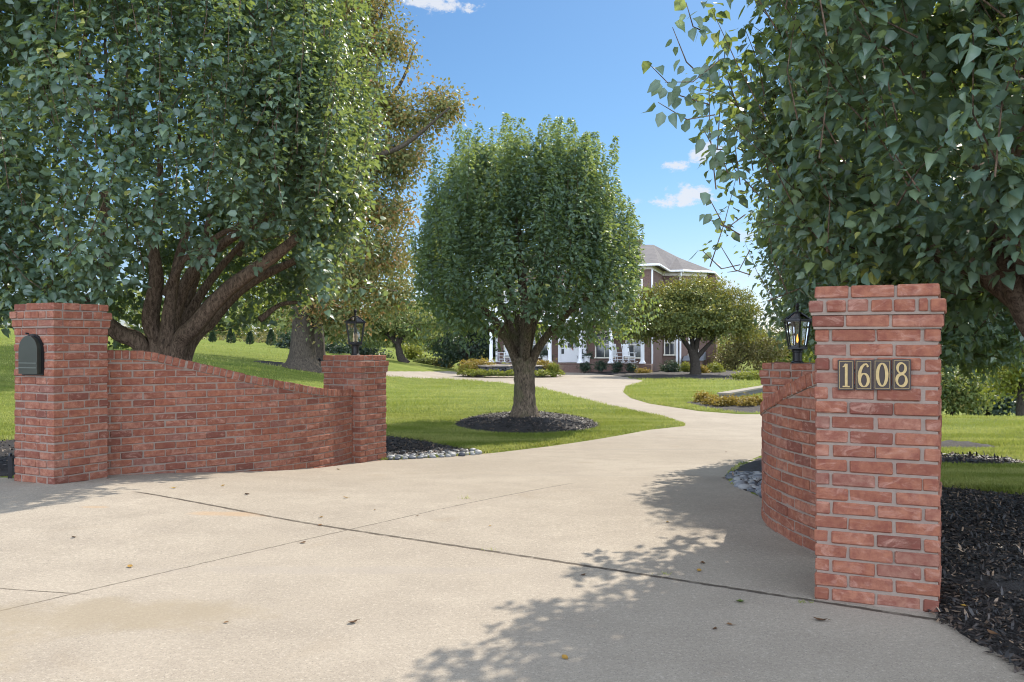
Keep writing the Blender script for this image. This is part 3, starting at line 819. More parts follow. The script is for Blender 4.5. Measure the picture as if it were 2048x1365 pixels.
# ------------------------------------------------------------------ house number plates
def stroke(mb, pts, wid, z, thick, close=False):
    """flat raised stroke of varying width in the plate's x,z plane"""
    pts = [np.array(p, float) for p in pts]; n = len(pts); L_, R_ = [], []
    for i, p in enumerate(pts):
        a = pts[(i - 1) % n] if (close or i > 0) else p; b = pts[(i + 1) % n] if (close or i < n - 1) else p
        t = b - a; l = np.hypot(*t); t = t / (l if l > 1e-9 else 1); nn = np.array((-t[1], t[0]))
        L_.append(p + nn * wid[i] / 2); R_.append(p - nn * wid[i] / 2)
    vv = [(q[0], -z - thick, q[1]) for q in L_] + [(q[0], -z - thick, q[1]) for q in R_] + [(q[0], -z, q[1]) for q in L_] + [(q[0], -z, q[1]) for q in R_]
    ff = []
    for i in range(n if close else n - 1):
        j = (i + 1) % n
        ff += [(i, j, n + j, n + i), (i, 2 * n + i, 2 * n + j, j), (n + i, n + j, 3 * n + j, 3 * n + i)]
    mb.add(vv, ff)
def arc(cx, cy, rx, ry, a0, a1, n=28): return [(cx + rx * math.cos(a0 + (a1 - a0) * k / (n - 1)), cy + ry * math.sin(a0 + (a1 - a0) * k / (n - 1))) for k in range(n)]
def numeral(d):
    mb = MB(); z, th = .0085, .0035
    if d == '0':
        p = [(.0195 * math.cos(a), .0455 * math.sin(a)) for a in [2 * PI * k / 40 for k in range(40)]]
        stroke(mb, p, [.0055 + .0085 * abs(math.cos(2 * PI * k / 40)) for k in range(40)], z, th, True)
    if d == '1':
        stroke(mb, [(.002, -.047), (.002, .0465)], [.0125, .0125], z, th)
        stroke(mb, [(-.0145, .033), (-.009, .0355), (-.004, .040), (.0, .0465)], [.004, .005, .009, .006], z + .0002, th)
        stroke(mb, [(-.0145, -.0475), (.0185, -.0475)], [.0055, .0055], z + .0003, th)
    if d == '6':
        p = [(.019 * math.cos(a) + .0005, .0265 * math.sin(a) - .0215) for a in [2 * PI * k / 36 for k in range(36)]]
        stroke(mb, p, [.0045 + .0085 * abs(math.cos(2 * PI * k / 36)) for k in range(36)], z, th, True)
        q = [(-.0185, -.020), (-.0195, -.004), (-.0165, .014), (-.0095, .031), (.001, .042), (.0105, .0445), (.0165, .0405)]
        stroke(mb, q, [.012, .0135, .0135, .012, .009, .006, .006], z + .0002, th)
        stroke(mb, [(.0125, .034), (.0205, .038)], [.008, .009], z + .0003, th)
    if d == '8':
        p = [(.0165 * math.cos(a), .0205 * math.sin(a) + .0255) for a in [2 * PI * k / 32 for k in range(32)]]
        stroke(mb, p, [.0045 + .0065 * abs(math.cos(2 * PI * k / 32 + .5)) for k in range(32)], z, th, True)
        p = [(.0195 * math.cos(a), .0240 * math.sin(a) - .0225) for a in [2 * PI * k / 32 for k in range(32)]]
        stroke(mb, p, [.005 + .0075 * abs(math.cos(2 * PI * k / 32 + .6)) for k in range(32)], z + .0002, th, True)
    return mb
# the plates sit on the right pillar's front face: u along the face, centre heights from the photograph
def face_u(px, c, e1):
    t = (px - 1024) / F; return (t * c[1] - c[0]) / (e1[0] - t * e1[1])
for d, (pa, pb) in zip('1608', ((1676, 1708.5), (1711, 1745.5), (1747, 1782.5), (1785, 1822))):
    c = (1.4258, 4.235)
    u0, u1 = face_u(pa, c, r1), face_u(pb, c, r1); uc, w = (u0 + u1) / 2, (u1 - u0)
    p = np.array((c[0], c[1], 0)) + r1 * uc - r2 * .003
    zc = CAM_Z + (HZ - (750 + (uc - .24) * -4)) / F * p[1]
    t = thing('number_plate', 'dark bronze plate with a brass numeral ' + {'1': 'one', '6': 'six', '0': 'zero', '8': 'eight'}[d] + ' on the brick pillar', 'number plate', (p[0], p[1], zc), -R(26), 'house number plates in a row on the pillar')
    hh = .0695; b = MB()
    b.b2((-w / 2, -.008, -hh), (w / 2, .0, hh)); b.build('plate', M['plate'], t, True)
    br = MB(); e = .0065
    for x0, x1, z0, z1 in ((-w / 2 + e, w / 2 - e, hh - e - .0016, hh - e), (-w / 2 + e, w / 2 - e, -hh + e, -hh + e + .0016), (-w / 2 + e, -w / 2 + e + .0016, -hh + e + .0016, hh - e - .0016), (w / 2 - e - .0016, w / 2 - e, -hh + e + .0016, hh - e - .0016)):
        br.b2((x0, -.0095, z0), (x1, -.007, z1))
    br.build('border_line', M['gold'], t, True)
    k = w / .075
    nm = numeral(d); nm.v = [(x * k * 1.0, y, z * 1.12) for x, y, z in nm.v]; nm.build('numeral', M['gold'], t, True)

# ------------------------------------------------------------------ mailbox in the left pillar's street face
M['rib'] = simple('pale_rib', (.10, .11, .095), .3, .4, .2, 20)  # ribs paler than the dark door, for contrast
def mailbox():
    c = (-3.846, 7.55)
    # left face runs from the near corner along -l1
    e = -l1
    u = lambda px: ((px - 1024) / F * c[1] - c[0]) / (e[0] - (px - 1024) / F * e[1])
    ua, ub = u(48), u(86); uc, w = (ua + ub) / 2, abs(ub - ua) * .98
    p = np.array((c[0], c[1], 0)) + e * uc
    zb, zt = CAM_Z + (HZ - 748) / F * p[1], CAM_Z + (HZ - 672) / F * p[1]
    t = thing('mailbox', 'dark green arched metal mailbox built into the brick pillar', 'mailbox', (p[0], p[1], zb), -R(28))
    h = zt - zb; r = w / 2
    def arch(rr, y, zlo): return [(-rr, y, zlo)] + [(-rr * math.cos(a), y, h - r + rr * math.sin(a)) for a in [PI * k / 18 for k in range(19)]] + [(rr, y, zlo)]
    def ext(mb, rr, y0, y1, zlo):
        A, B_ = arch(rr, y0, zlo), arch(rr, y1, zlo); n = len(A)
        mb.add(A + B_, [tuple(range(n)), tuple(range(2 * n - 1, n - 1, -1))] + [(i, n + i, n + (i + 1) % n, (i + 1) % n) for i in range(n)])
    b = MB(); ext(b, r - .006, -.036, .2, .004); b.build('body', M['mailbox'], t, True)
    d = MB(); ext(d, r, -.052, -.0362, 0.0)
    dd = d.build('door', M['mailbox'], t, True)
    ri = MB()
    for z in (.052, .092): ri.box((0, -.0555, z), (w * .94, .007, .008))
    ri.build('rib', M['rib'], dd, True)
    k = MB(); k.tube([(0, -.045, h - .002), (0, -.045, h + .018), (0, -.07, h + .02)], .008, 8); k.build('latch', M['black_metal'], t, True)
    f = MB(); ext(f, r + .016, -.012, .004, -.012); f.build('collar', M['black_metal'], t, True)
mailbox()

# ------------------------------------------------------------------ lanterns on the two lower pillars
def lantern(label, loc, rot, lit):
    t = thing('post_lantern', label, 'lantern', loc, rot, 'black iron post lanterns on the lower pillars')
    b = MB(); b.lathe([(.058, 0), (.058, .012), (.044, .02), (.044, .10), (.054, .108), (.054, .118), (.04, .124), (.04, .132)], n=16); b.build('post', M['black_metal'], t, True)
    z0, z1, ra, rb = .132, .395, .082, .122
    hexp = lambda r, z: [(r * math.cos(PI / 6 + PI / 3 * k), r * math.sin(PI / 6 + PI / 3 * k), z) for k in range(6)]
    f = MB()
    f.lathe([(.03, z0 - .012), (ra + .012, z0), (ra + .012, z0 + .012), (ra - .01, z0 + .022)], n=6, rot=PI / 6)
    A, B_ = hexp(ra, z0 + .012), hexp(rb, z1)
    for k in range(6):
        f.tube([A[k], B_[k]], .009, 4)
        n = (k + 1) % 6
        f.tube([A[k], A[n]], .011, 4); f.tube([B_[k], B_[n]], .012, 4)
        # scalloped lower edge
        m = [(A[k][i] + A[n][i]) / 2 for i in range(3)]
        f.tube([(A[k][0], A[k][1], A[k][2] + .022), (m[0], m[1], m[2] + .010), (A[n][0], A[n][1], A[n][2] + .022)], .007, 4)
    f.build('frame', M['black_metal'], t, True)
    for k in range(6):
        n = (k + 1) % 6; s = .985
        g = MB(); g.poly([(A[k][0] * s, A[k][1] * s, A[k][2]), (A[n][0] * s, A[n][1] * s, A[n][2]), (B_[n][0] * s, B_[n][1] * s, B_[n][2]), (B_[k][0] * s, B_[k][1] * s, B_[k][2])])
        g.build('glass_pane', M['glass'], t, True)
    rf = MB(); C, D = hexp(rb + .014, z1 + .006), hexp(.034, z1 + .075)
    for k in range(6):
        n = (k + 1) % 6
        rf.tube([C[k], D[k]], .008, 4); rf.tube([C[k], C[n]], .010, 4)
    rf.lathe([(.04, z1 + .070), (.044, z1 + .078), (.03, z1 + .084)], n=6, rot=PI / 6)
    roof = rf.build('roof', M['black_metal'], t, True)
    for k in range(6):
        n = (k + 1) % 6; g = MB(); g.poly([C[k], C[n], D[n], D[k]]); g.build('roof_pane', M['glass'], roof, True)
    fi = MB(); fi.lathe([(.012, z1 + .084), (.010, z1 + .10), (.019, z1 + .108), (.012, z1 + .118), (.020, z1 + .135), (.021, z1 + .145), (.012, z1 + .160), (.003, z1 + .168)], n=10); fi.build('finial', M['black_metal'], t, True)
    bu = MB()
    for x in ((-.02, 0, .02) if not lit else (0,)): bu.tube([(x, 0, z0), (x, 0, z0 + (.06 if lit else .085))], .009, 8)
    bu.build('burner', M['black_metal'] if lit else M['candle'], t, True)
    if lit:
        fl = MB(); fl.lathe([(.004, z0 + .06), (.009, z0 + .075), (.010, z0 + .09), (.006, z0 + .115), (.001, z0 + .14)], n=10); fl.build('flame', M['flame'], t, True)
    else:
        fl = MB()
        for x in (-.02, 0, .02): fl.lathe([(.003, z0 + .085), (.008, z0 + .10), (.006, z0 + .125), (.001, z0 + .145)], (x, 0, 0), n=8)
        fl.build('bulb', M['candle'], t, True)
    return t
lantern('black iron lantern with pale candle bulbs, on the lower pillar beside the lawn', (-1.898, 10.901, ll_zt - .008), R(14), False)
lantern('black iron lantern with a burning gas flame, beside the house number pillar', (2.660, 8.389, lr_zt - .008), R(-6), True)

# ------------------------------------------------------------------ trees
LEAF_N_V = np.array([(0, 0, 0), (0, .34, -.03), (0, .70, -.06), (0, 1.0, -.17), (-.33, .22, .05), (-.31, .58, .035), (.33, .22, .05), (.31, .58, .035)], float)
LEAF_N_T = np.array([(0, 1, 4), (1, 5, 4), (1, 2, 5), (2, 3, 5), (0, 6, 1), (1, 6, 7), (1, 7, 2), (2, 7, 3)])
LEAF_F_V = np.array([(0, 0, 0), (-.30, .42, .06), (0, 1.0, -.08), (.30, .42, .06)], float)
LEAF_F_T = np.array([(0, 2, 1), (0, 3, 2)])
NEEDLE_V = np.array([(-.10, 0, 0), (.10, 0, 0), (.12, .6, .02), (0, 1, -.05), (-.12, .6, .02)], float)
NEEDLE_T = np.array([(0, 1, 2), (0, 2, 4), (4, 2, 3)])

def unit(v): return v / np.maximum(1e-9, np.linalg.norm(v, axis=-1, keepdims=True))

def leaves_mesh(name, O, A, N, size, g, near=True, rnd=None, tmpl=None):
    TV, TT = tmpl if tmpl else ((LEAF_N_V, LEAF_N_T) if near else (LEAF_F_V, LEAF_F_T))
    A = unit(A); N = N - A * (N * A).sum(-1, keepdims=True); N = unit(N); B = np.cross(A, N)
    n, k = len(O), len(TV)
    sz = np.broadcast_to(size, (n,))
    curl = g.normal(1.3, 1.1, n)[:, None, None]; wd = g.uniform(.82, 1.22, n)[:, None, None]      # every leaf folds and curls its own way
    V = O[:, None, :] + sz[:, None, None] * (TV[None, :, :1] * wd * B[:, None, :] + TV[None, :, 1:2] * A[:, None, :] + TV[None, :, 2:] * curl * N[:, None, :])
    T = (np.arange(n) * k)[:, None, None] + TT[None]
    if rnd is None: rnd = g.random(n)
    me = tri_mesh(name, V.reshape(-1, 3), T.reshape(-1, 3), np.repeat(rnd, k), near)
    if not tmpl:
        at = me.attributes.new('rib', 'FLOAT', 'POINT'); at.data.foreach_set('value', np.tile(np.array([1, 1, .9, .5, 0, 0, 0, 0] if near else [.6, .3, .5, .3], dtype=np.float32), n))
    return me

def rnd_dirs(g, n):
    v = g.normal(size=(n, 3)); return unit(v)

def pear_tree(name, label, base, profile, centre, seed, n_shoot, per, leaf, trunk_mb, bark, near=True, bottom=None, extra=None, fill=.35, leaf_mat=None, spray=0, up_w=.95, group=None, droop=.5, cat='tree', top_share=.25, azr=None, shoot=(.5, 1.05), columns=(), ncl=None, cdens=150, lean=1.0):
    """a pruned pear: upright water shoots over a bowl of limbs; profile = [(z, radius)] of the crown about centre"""
    g = np.random.default_rng(seed)
    zs, rs = np.array([p[0] for p in profile]), np.array([p[1] for p in profile])
    th = thing(name, label, cat, base, 0, group)
    zlo, zhi = zs[0], zs[-1]
    ph = g.uniform(0, 6.28, 6)
    def rad(z, a): return np.interp(z, zs, rs) * (1 + .07 * np.sin(3 * a + ph[0] + z) + .06 * np.sin(5 * a + ph[1] - 1.7 * z) + .05 * np.sin(9 * a + ph[2] + 2.3 * z))
    O, A, N, SZ, TW, RN = [], [], [], [], [], []
    tw = MB()
    ncl = ncl or n_shoot // 9
    ca_, cz_ = g.uniform(-PI, PI, ncl), zlo + (zhi - zlo) * g.random(ncl) ** 1.05; cr_ = g.uniform(.84, 1.05, ncl)
    for i in range(n_shoot):
        a = g.uniform(-PI, PI) if azr is None else g.uniform(*azr)
        q = int(g.integers(ncl)); solo = g.random() < .25
        if g.random() < top_share:
            z = zhi + g.normal(0, .10) - .1; r = rad(zhi, a) * math.sqrt(g.random())
        else:
            
            if solo: z = zlo + (zhi - zlo) * g.random() ** 1.05; r = float(rad(z, a)) * g.uniform(.74, .98)
            else:
                z = min(zhi, max(zlo, cz_[q] + g.normal(0, .22))); r = float(rad(z, ca_[q])); a = ca_[q] + g.normal(0, .13) * 2 / max(1, r); r *= cr_[q] * g.uniform(.88, 1.03)
        out = np.array((math.cos(a), math.sin(a), 0.0))
        end = np.array((centre[0], centre[1], 0)) + out * r + np.array((0, 0, z))
        if bottom is not None and end[2] < bottom(end[0], end[1]) : continue
        f = (z - zlo) / (zhi - zlo)
        d = out * (.55 - .35 * f) + np.array((0, 0, up_w * (.1 + .9 * min(1, f * 2.2)))) + g.normal(0, .22, 3)
        d /= np.linalg.norm(d); L = g.uniform(*shoot)
        m = int(per * L * g.uniform(.8, 1.2))
        t = g.uniform(.08, 1.0, m) ** .85
        side = rnd_dirs(g, m); side -= d * (side @ d)[:, None]; side = unit(side)
        curve = side[0] * (L * .08) if m else 0
        p = end[None] - d[None] * (L * (1 - t))[:, None] + (curve * (np.sin(t * 3.1))[:, None] if m else 0)
        O.append(p + side * g.uniform(.0, .09, m)[:, None] * (leaf / .08)); A.append(side * .8 + d * .35 + np.array((0, 0, -droop)) + g.normal(0, .25, (m, 3)))
        N.append(side * .45 + np.array((0, 0, .8)) + out * .35 + g.normal(0, .35, (m, 3))); SZ.append(leaf * g.uniform(.5, 1.2, m))
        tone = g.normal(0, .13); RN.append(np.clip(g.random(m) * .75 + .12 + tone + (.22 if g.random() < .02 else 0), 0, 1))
        if near or g.random() < .5:
            s0 = end - d * L * .92
            if bottom is None or min(s0[2], end[2]) > bottom(s0[0], s0[1]) + .02: tw.tube([s0, end - d * L * .5 + curve, end - d * .03], [.006, .004, .002], 3, False)
    for (x, y, z0, z1, rc) in columns:                               # upright water shoots clothed in leaves
        m = int((z1 - z0) * cdens * (rc / .15) * (.088 / leaf)); t = g.random(m) ** .9
        bx, by = g.normal(0, .07, 2) * (z1 - z0) + np.array((x - centre[0], y - centre[1])) * .06 * lean
        w = rc * np.minimum(1, (1 - t) * 2.2 + .16); a = g.uniform(0, 2 * PI, m); u = np.sqrt(g.random(m)); side = np.stack([np.cos(a), np.sin(a), np.zeros(m)], -1)
        p = np.stack([x + bx * t, y + by * t, z0 + (z1 - z0) * t], -1) + side * (w * u)[:, None]
        O.append(p); A.append(side * .8 + np.array((0, 0, .1 - droop * .6)) + g.normal(0, .3, (m, 3))); N.append(side * .4 + np.array((0, 0, .9)) + g.normal(0, .35, (m, 3))); SZ.append(leaf * g.uniform(.6, 1.1, m) * (1 - .35 * t)); RN.append(np.clip(g.random(m) * .6 + .16 + g.normal(0, .1) + t * .12, 0, 1))
        if (near or g.random() < .4) and (bottom is None or z0 + .1 > bottom(x, y)): tw.tube([(x, y, z0 + .1), (x + bx * .5 + .02, y + by * .5, (z0 + z1) / 2), (x + bx, y + by, z1)], [.005, .004, .002], 4, False)
    nf = int(fill * sum(len(o) for o in O))
    z = g.uniform(zlo + .1, zhi - .2, nf); a = g.uniform(-PI, PI, nf); r = rad(z, a) * np.sqrt(g.uniform(.25, .78, nf))
    p = np.stack([centre[0] + r * np.cos(a), centre[1] + r * np.sin(a), z], -1)
    if bottom is not None: p = p[np.array([q[2] > bottom(q[0], q[1]) + .05 for q in p], bool)]
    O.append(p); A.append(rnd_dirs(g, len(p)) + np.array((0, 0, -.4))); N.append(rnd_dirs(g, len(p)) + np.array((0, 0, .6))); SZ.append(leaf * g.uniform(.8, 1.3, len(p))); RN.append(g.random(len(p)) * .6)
    if extra is not None:                                          # loose sprays that hang out of the outline
        for s0, s1 in extra:
            s0, s1 = np.array(s0), np.array(s1); L = np.linalg.norm(s1 - s0); d = (s1 - s0) / L; m = max(7, int(L / (.030 * leaf / .08)))
            t = np.linspace(.04, 1.03, m); side = rnd_dirs(g, m); side = unit(side - d * (side @ d)[:, None])
            sag = np.array((0, 0, -.05)) * (np.sin(t * 3.1))[:, None]
            O.append(s0 + d * (L * t)[:, None] + side * .02 + sag); A.append(side * .7 + np.array((0, 0, -.75)) + d * .2); N.append(np.array((0, -.9, .4)) + g.normal(0, .45, (m, 3))); SZ.append(leaf * g.uniform(.55, 1.0, m)); RN.append(g.random(m) * .9)
            tw.tube([s0, (s0 + s1) / 2 + (0, 0, -.05), s1], [.0035, .003, .0015], 4, False)
    O, A, N, SZ, RN = (np.concatenate(x) for x in (O, A, N, SZ, RN))
    if bottom is not None:
        k = np.array([q[2] > bottom(q[0], q[1]) - .06 + .12 * math.sin(q[0] * 9 + q[1] * 7) for q in O], bool); O, A, N, SZ, RN = O[k], A[k], N[k], SZ[k], RN[k]
    trunk_mb.add(tw.v, tw.f)
    trunk_mb.build('trunk', bark, th, smooth=True)
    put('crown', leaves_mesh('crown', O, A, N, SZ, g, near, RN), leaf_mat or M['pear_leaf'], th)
    return th

def limb(mb, pts, r0, r1, n=10, rng=random, wob=.06, flute=.05):
    c = catmull(pts, 6); rr = np.linspace(r0, r1, len(c)); mb.tube([tuple(p) for p in c], list(rr), n, True, wob=wob, rng=rng, flute=flute)

rg = random.Random(5)
# --- centre tree on the lawn
cx, cy = .25, 17.4; gz = h1(cx, cy) + .17
sc = cy / F
cp = lambda px, py, dy=0.0: Wp(px, py, cy + dy)
t_ = MB()
limb(t_, [(cx + .02, cy, gz - .15), (cx + .0, cy, gz + .05), cp(1050, 790), cp(1049, 745), cp(1048, 715)], .225, .19, 16, rg)
t_.v = [((x - cx) * (1 + .45 * max(0, (gz + .22 - z)) / .3) + cx, (y - cy) * (1 + .45 * max(0, (gz + .22 - z)) / .3) + cy, z) for x, y, z in t_.v]
limb(t_, [cp(1042, 750), cp(1024, 700, -.05), cp(988, 640, -.25), cp(935, 595, -.4), cp(890, 565, -.5)], .105, .04, 10, rg)
limb(t_, [cp(1049, 740), cp(1051, 650, -.15), cp(1046, 560, -.25), cp(1035, 430, -.2)], .115, .04, 10, rg)
limb(t_, [cp(1056, 750), cp(1072, 705, -.05), cp(1108, 655, -.25), cp(1160, 605, -.4), cp(1215, 565, -.5)], .10, .04, 10, rg)
limb(t_, [cp(1052, 720, .05), cp(1070, 640, .2), cp(1110, 560, .35), cp(1160, 470, .5)], .09, .03, 8, rg)
limb(t_, [cp(1044, 715, .05), cp(1015, 640, .2), cp(985, 560, .3), cp(960, 460, .4)], .09, .03, 8, rg)
limb(t_, [cp(1050, 720, -.1), cp(1060, 640, -.6), cp(1075, 580, -1.0), cp(1090, 500, -1.3)], .085, .03, 8, rg)
limb(t_, [cp(1046, 720, .1), cp(1035, 640, .7), cp(1020, 580, 1.1), cp(1000, 500, 1.4)], .085, .03, 8, rg)
limb(t_, [cp(1042, 712, .0), cp(995, 668, -.1), cp(950, 650, -.2), cp(905, 640, -.2)], .05, .02, 7, rg)
for k in range(14):
    a = rg.uniform(0, 6.28); r = rg.uniform(.5, 1.5); x, y = cx + r * math.cos(a), cy + r * math.sin(a); z = rg.uniform(1.6, 3.2)
    limb(t_, [(x, y, z), (x + .25 * math.cos(a), y + .25 * math.sin(a), z + .6), (x + .3 * math.cos(a), y + .3 * math.sin(a), z + 1.5)], .028, .008, 5, rg)
zc = lambda py: CAM_Z + (HZ - py) * sc
prof_c = [(zc(668), 1.25), (zc(645), 1.9), (zc(610), 2.3), (zc(560), 2.27), (zc(480), 2.1), (zc(430), 1.95), (zc(370), 1.8), (zc(320), 1.5), (zc(290), 1.1)]
cols_c = []
def sprc(x0, y0, x1, y1, d): return (tuple(Wp(x0, y0, cy + d)), tuple(Wp(x1, y1, cy + d * 1.1)))
ex_c = [sprc(1240, 640, 1318, 612, -.4), sprc(1230, 650, 1296, 640, -.2), sprc(1190, 660, 1262, 672, .3), sprc(1150, 660, 1222, 690, .2), sprc(1110, 655, 1180, 692, .4), sprc(1130, 650, 1150, 690, -.3), sprc(1200, 640, 1285, 652, .5), sprc(870, 640, 822, 660, .2), sprc(900, 650, 850, 684, -.2), sprc(950, 650, 915, 688, .3), sprc(880, 600, 818, 610, -.1), sprc(985, 660, 998, 702, .5), sprc(1250, 600, 1312, 590, .1), sprc(1170, 650, 1205, 690, .6), sprc(1070, 660, 1085, 690, .7)]
ex_c = [(np.array(a) + rgn, np.array(b) + rgn) for a, b in ex_c for rgn in (np.array((0, 0, 0)), np.array((.10, .25, -.06)), np.array((-.12, -.2, .10)))]
for px, py, y0 in ((880, 335, 520), (905, 290, 480), (932, 248, 450), (962, 268, 420), (1012, 222, 420), (1046, 240, 430), (1080, 234, 440), (1106, 246, 430), (1137, 238, 430), (1160, 262, 420), (1182, 262, 450), (1206, 318, 480), (1226, 362, 520), (1244, 420, 600), (1214, 345, 500), (1234, 395, 560), (872, 372, 560), (862, 410, 580), (990, 262, 420), (858, 450, 600), (1254, 470, 600)):
    off = abs(px - 1050) / 215.0
    for rep in range(2):
        yy = cy + (rg.uniform(-1, 1) * 1.5 * max(.15, 1 - off)); w_ = Wp(px + rep * rg.uniform(-14, 14), py + rep * rg.uniform(0, 50), yy); cols_c.append((w_.x, yy, CAM_Z + (HZ - y0) / F * yy, w_.z, rg.uniform(.15, .22)))
for k in range(165):
    a = rg.uniform(0, 6.28); q = math.sqrt(rg.uniform(.12, 1)); z0 = rg.uniform(1.5, 3.7) if q > .6 else rg.uniform(2.6, 3.9)
    r = q * (2.08 if z0 < 2.5 else 1.78) * rg.uniform(.88, 1.05); z1 = min(z0 + rg.uniform(1.0, 1.9), 5.55 - 1.0 * max(0, q - .65) - rg.uniform(0, .35))
    if z1 > z0 + .5: cols_c.append((cx + r * math.cos(a), cy + r * math.sin(a), z0, z1, rg.uniform(.10, .165)))
pear_tree('pear_tree', 'pruned round tree with a stout trunk in a mulch ring on the lawn, centre', (cx, cy, gz), prof_c, (cx + .02, cy), 3, 330, 46, .106, t_, M['moss_bark'], near=False, fill=.10, extra=ex_c, ncl=70, leaf_mat=M['pear_leaf_sunny'], group='dense pear trees along the drive', shoot=(.5, 1.15), top_share=.12, columns=cols_c, cdens=300, bottom=lambda x, y: (CAM_Z + (HZ - 628 - abs(1024 + F * x / y - 1048) * .55) / F * y) if (y < cy + .3 and abs(1024 + F * x / y - 1048) < 100) else 1.25)

# --- left tree behind the wall
lx, ly = -4.25, 10.6; lz = h1(lx, ly)
lp = lambda px, py, dy=0.0: Wp(px, py, ly + dy)
t_ = MB()
def L(pts, r0, r1, n=12): limb(t_, pts, r0 * LK, r1 * LK, n, rg, .05, .09)
LK = .64
L([(lx - .1, ly, lz - .2), (lx - .1, ly, lz + .1), lp(318, 705), lp(300, 640, -.1), lp(312, 560, -.2), lp(305, 480, -.2), lp(322, 380, -.2)], .24, .07)
L([(lx - .25, ly, lz - .1), lp(290, 715), lp(235, 665, -.1), lp(150, 610, -.3), lp(60, 560, -.5), lp(-20, 520, -.6)], .20, .07)
L([(lx + .05, ly, lz - .1), lp(335, 705, .1), lp(345, 640, .2), lp(375, 560, .2), lp(430, 500, .3), lp(520, 440, .3), lp(600, 405, .3)], .18, .05)
L([(lx + .15, ly, lz - .1), lp(352, 712, -.1), lp(392, 650, -.3), lp(455, 580, -.4), lp(545, 515, -.5), lp(600, 470, -.6)], .20, .08)
L([(lx + .25, ly, lz - .1), lp(372, 712, .2), lp(425, 640, .4), lp(475, 585, .5), lp(540, 545, .6), lp(640, 500, .6)], .15, .06)
L([(lx, ly + .1, lz), lp(360, 700, .4), lp(372, 620, .7), lp(395, 540, 1.0), lp(420, 430, 1.3)], .16, .05)
L([(lx, ly - .05, lz), lp(330, 700, -.15), lp(338, 620, -.2), lp(352, 540, -.2), lp(378, 440, -.2)], .17, .06)
L([(lx + .1, ly + .1, lz), lp(348, 700, .3), lp(384, 620, .5), lp(425, 555, .6), lp(490, 480, .7)], .15, .05)
L([lp(150, 612, -.3), lp(195, 590, -.7), lp(212, 540, -.85), lp(211, 450, -.9), lp(209, 385, -.9)], .06, .085)
L([lp(330, 590, -.2), lp(370, 520, -.3), lp(440, 470, -.4), lp(500, 440, -.5)], .07, .04)
L([lp(520, 640, .8), lp(560, 610, 1.0), lp(600, 605, 1.2)], .06, .03)
for k in range(10):
    a = rg.uniform(0, 6.28); r = rg.uniform(.6, 1.9); x, y = lx + r * math.cos(a), ly + r * math.sin(a); z = rg.uniform(2.3, 4.2)
    limb(t_, [(x, y, z), (x + .25 * math.cos(a), y + .25 * math.sin(a), z + .7), (x + .3 * math.cos(a), y + .3 * math.sin(a), z + 1.7)], .035, .01, 5, rg)
prof_l = [(1.05, 1.5), (1.35, 2.1), (1.8, 2.45), (2.4, 2.66), (3.2, 2.74), (4.2, 2.64), (5.2, 2.3), (6.2, 1.8), (6.9, 1.1)]
def bottom_l(x, y):
    # the crown is lifted on the side of the wall and hangs low on the lawn side and at the far left
    px = 1024 + F * x / y
    if y < ly + .9:
        if 215 < px < 650: py = (478 + 40 * math.sin(px * .045 + y) if px > 290 else 590)
        elif px <= 215: py = 640
        else: py = 600
        return CAM_Z + (HZ - py) / F * y - (.35 if 590 < px < 650 else 0)
    py = np.interp(px, (300, 380, 470, 560, 600, 720), (690, 668, 655, 655, 606, 596))
    b = CAM_Z + (HZ - py) / F * y
    return b
cols_l = []
for k in range(90):
    a = rg.uniform(-PI, PI); z0 = rg.uniform(2.6, 4.6); r = (2.62 if z0 < 3.6 else 2.4) * rg.uniform(.86, 1.04); x, y = lx + r * math.cos(a), ly + r * math.sin(a)
    cols_l.append((x, y, z0, z0 + rg.uniform(.8, 1.9), rg.uniform(.12, .2)))
pear_tree('pear_tree', 'many-stemmed spreading tree rising behind the sweeping wall and the mailbox pillar', (lx, ly, lz), prof_l, (lx, ly), 8, 1750, 54, .088, t_, M['bark'], bottom=bottom_l, fill=.22, ncl=160, group='dense pear trees along the drive', top_share=.08, columns=cols_l)

LK = 1.0
# --- right tree, close to the viewer
rx, ry = 3.95, 5.6; rz = h1(rx, ry)
t_ = MB()
L([(rx, ry, rz - .1), (rx + .05, ry, rz + .4), (rx - .02, ry, 1.0)], .24, .20)
L([(rx - .05, ry, .8), Wp(2100, 690, 5.7), Wp(2030, 560, 5.5), Wp(2000, 480, 5.3), Wp(1960, 330, 5.2)], .12, .05)
L([(rx, ry, .9), Wp(2120, 600, 5.5), Wp(2040, 470, 5.0), Wp(2045, 330, 4.8), Wp(2060, 150, 4.7)], .11, .045)
L([(rx, ry, .9), Wp(2090, 640, 5.9), Wp(1960, 545, 6.1), Wp(1820, 480, 6.1), Wp(1700, 380, 6.0)], .10, .03)
L([(rx, ry, .9), (rx + .6, ry - .3, 1.8), (rx + 1.0, ry - .5, 2.8), (rx + 1.2, ry - .6, 4.2)], .13, .04)
L([(rx, ry, .9), (rx + .2, ry + .7, 1.9), (rx + .3, ry + 1.1, 3.0), (rx + .4, ry + 1.2, 4.4)], .12, .04)
L([(rx, ry, .9), (rx, ry, 2.0), (rx - .1, ry, 3.2), (rx, ry, 4.6)], .12, .04)
for k in range(14):
    a = rg.uniform(0, 6.28); r = rg.uniform(.6, 1.9); x, y = rx + r * math.cos(a), ry + r * math.sin(a); z = rg.uniform(1.9, 3.9)
    limb(t_, [(x, y, z), (x + .3 * math.cos(a), y + .3 * math.sin(a), z + .5), (x + .4 * math.cos(a), y + .4 * math.sin(a), z + 1.2)], .028, .008, 5, rg)
prof_r = [(1.25, 1.4), (1.55, 1.85), (1.95, 2.2), (2.5, 2.62), (3.1, 2.84), (3.8, 2.7), (4.6, 2.35), (5.4, 1.7), (6.0, 1.0)]
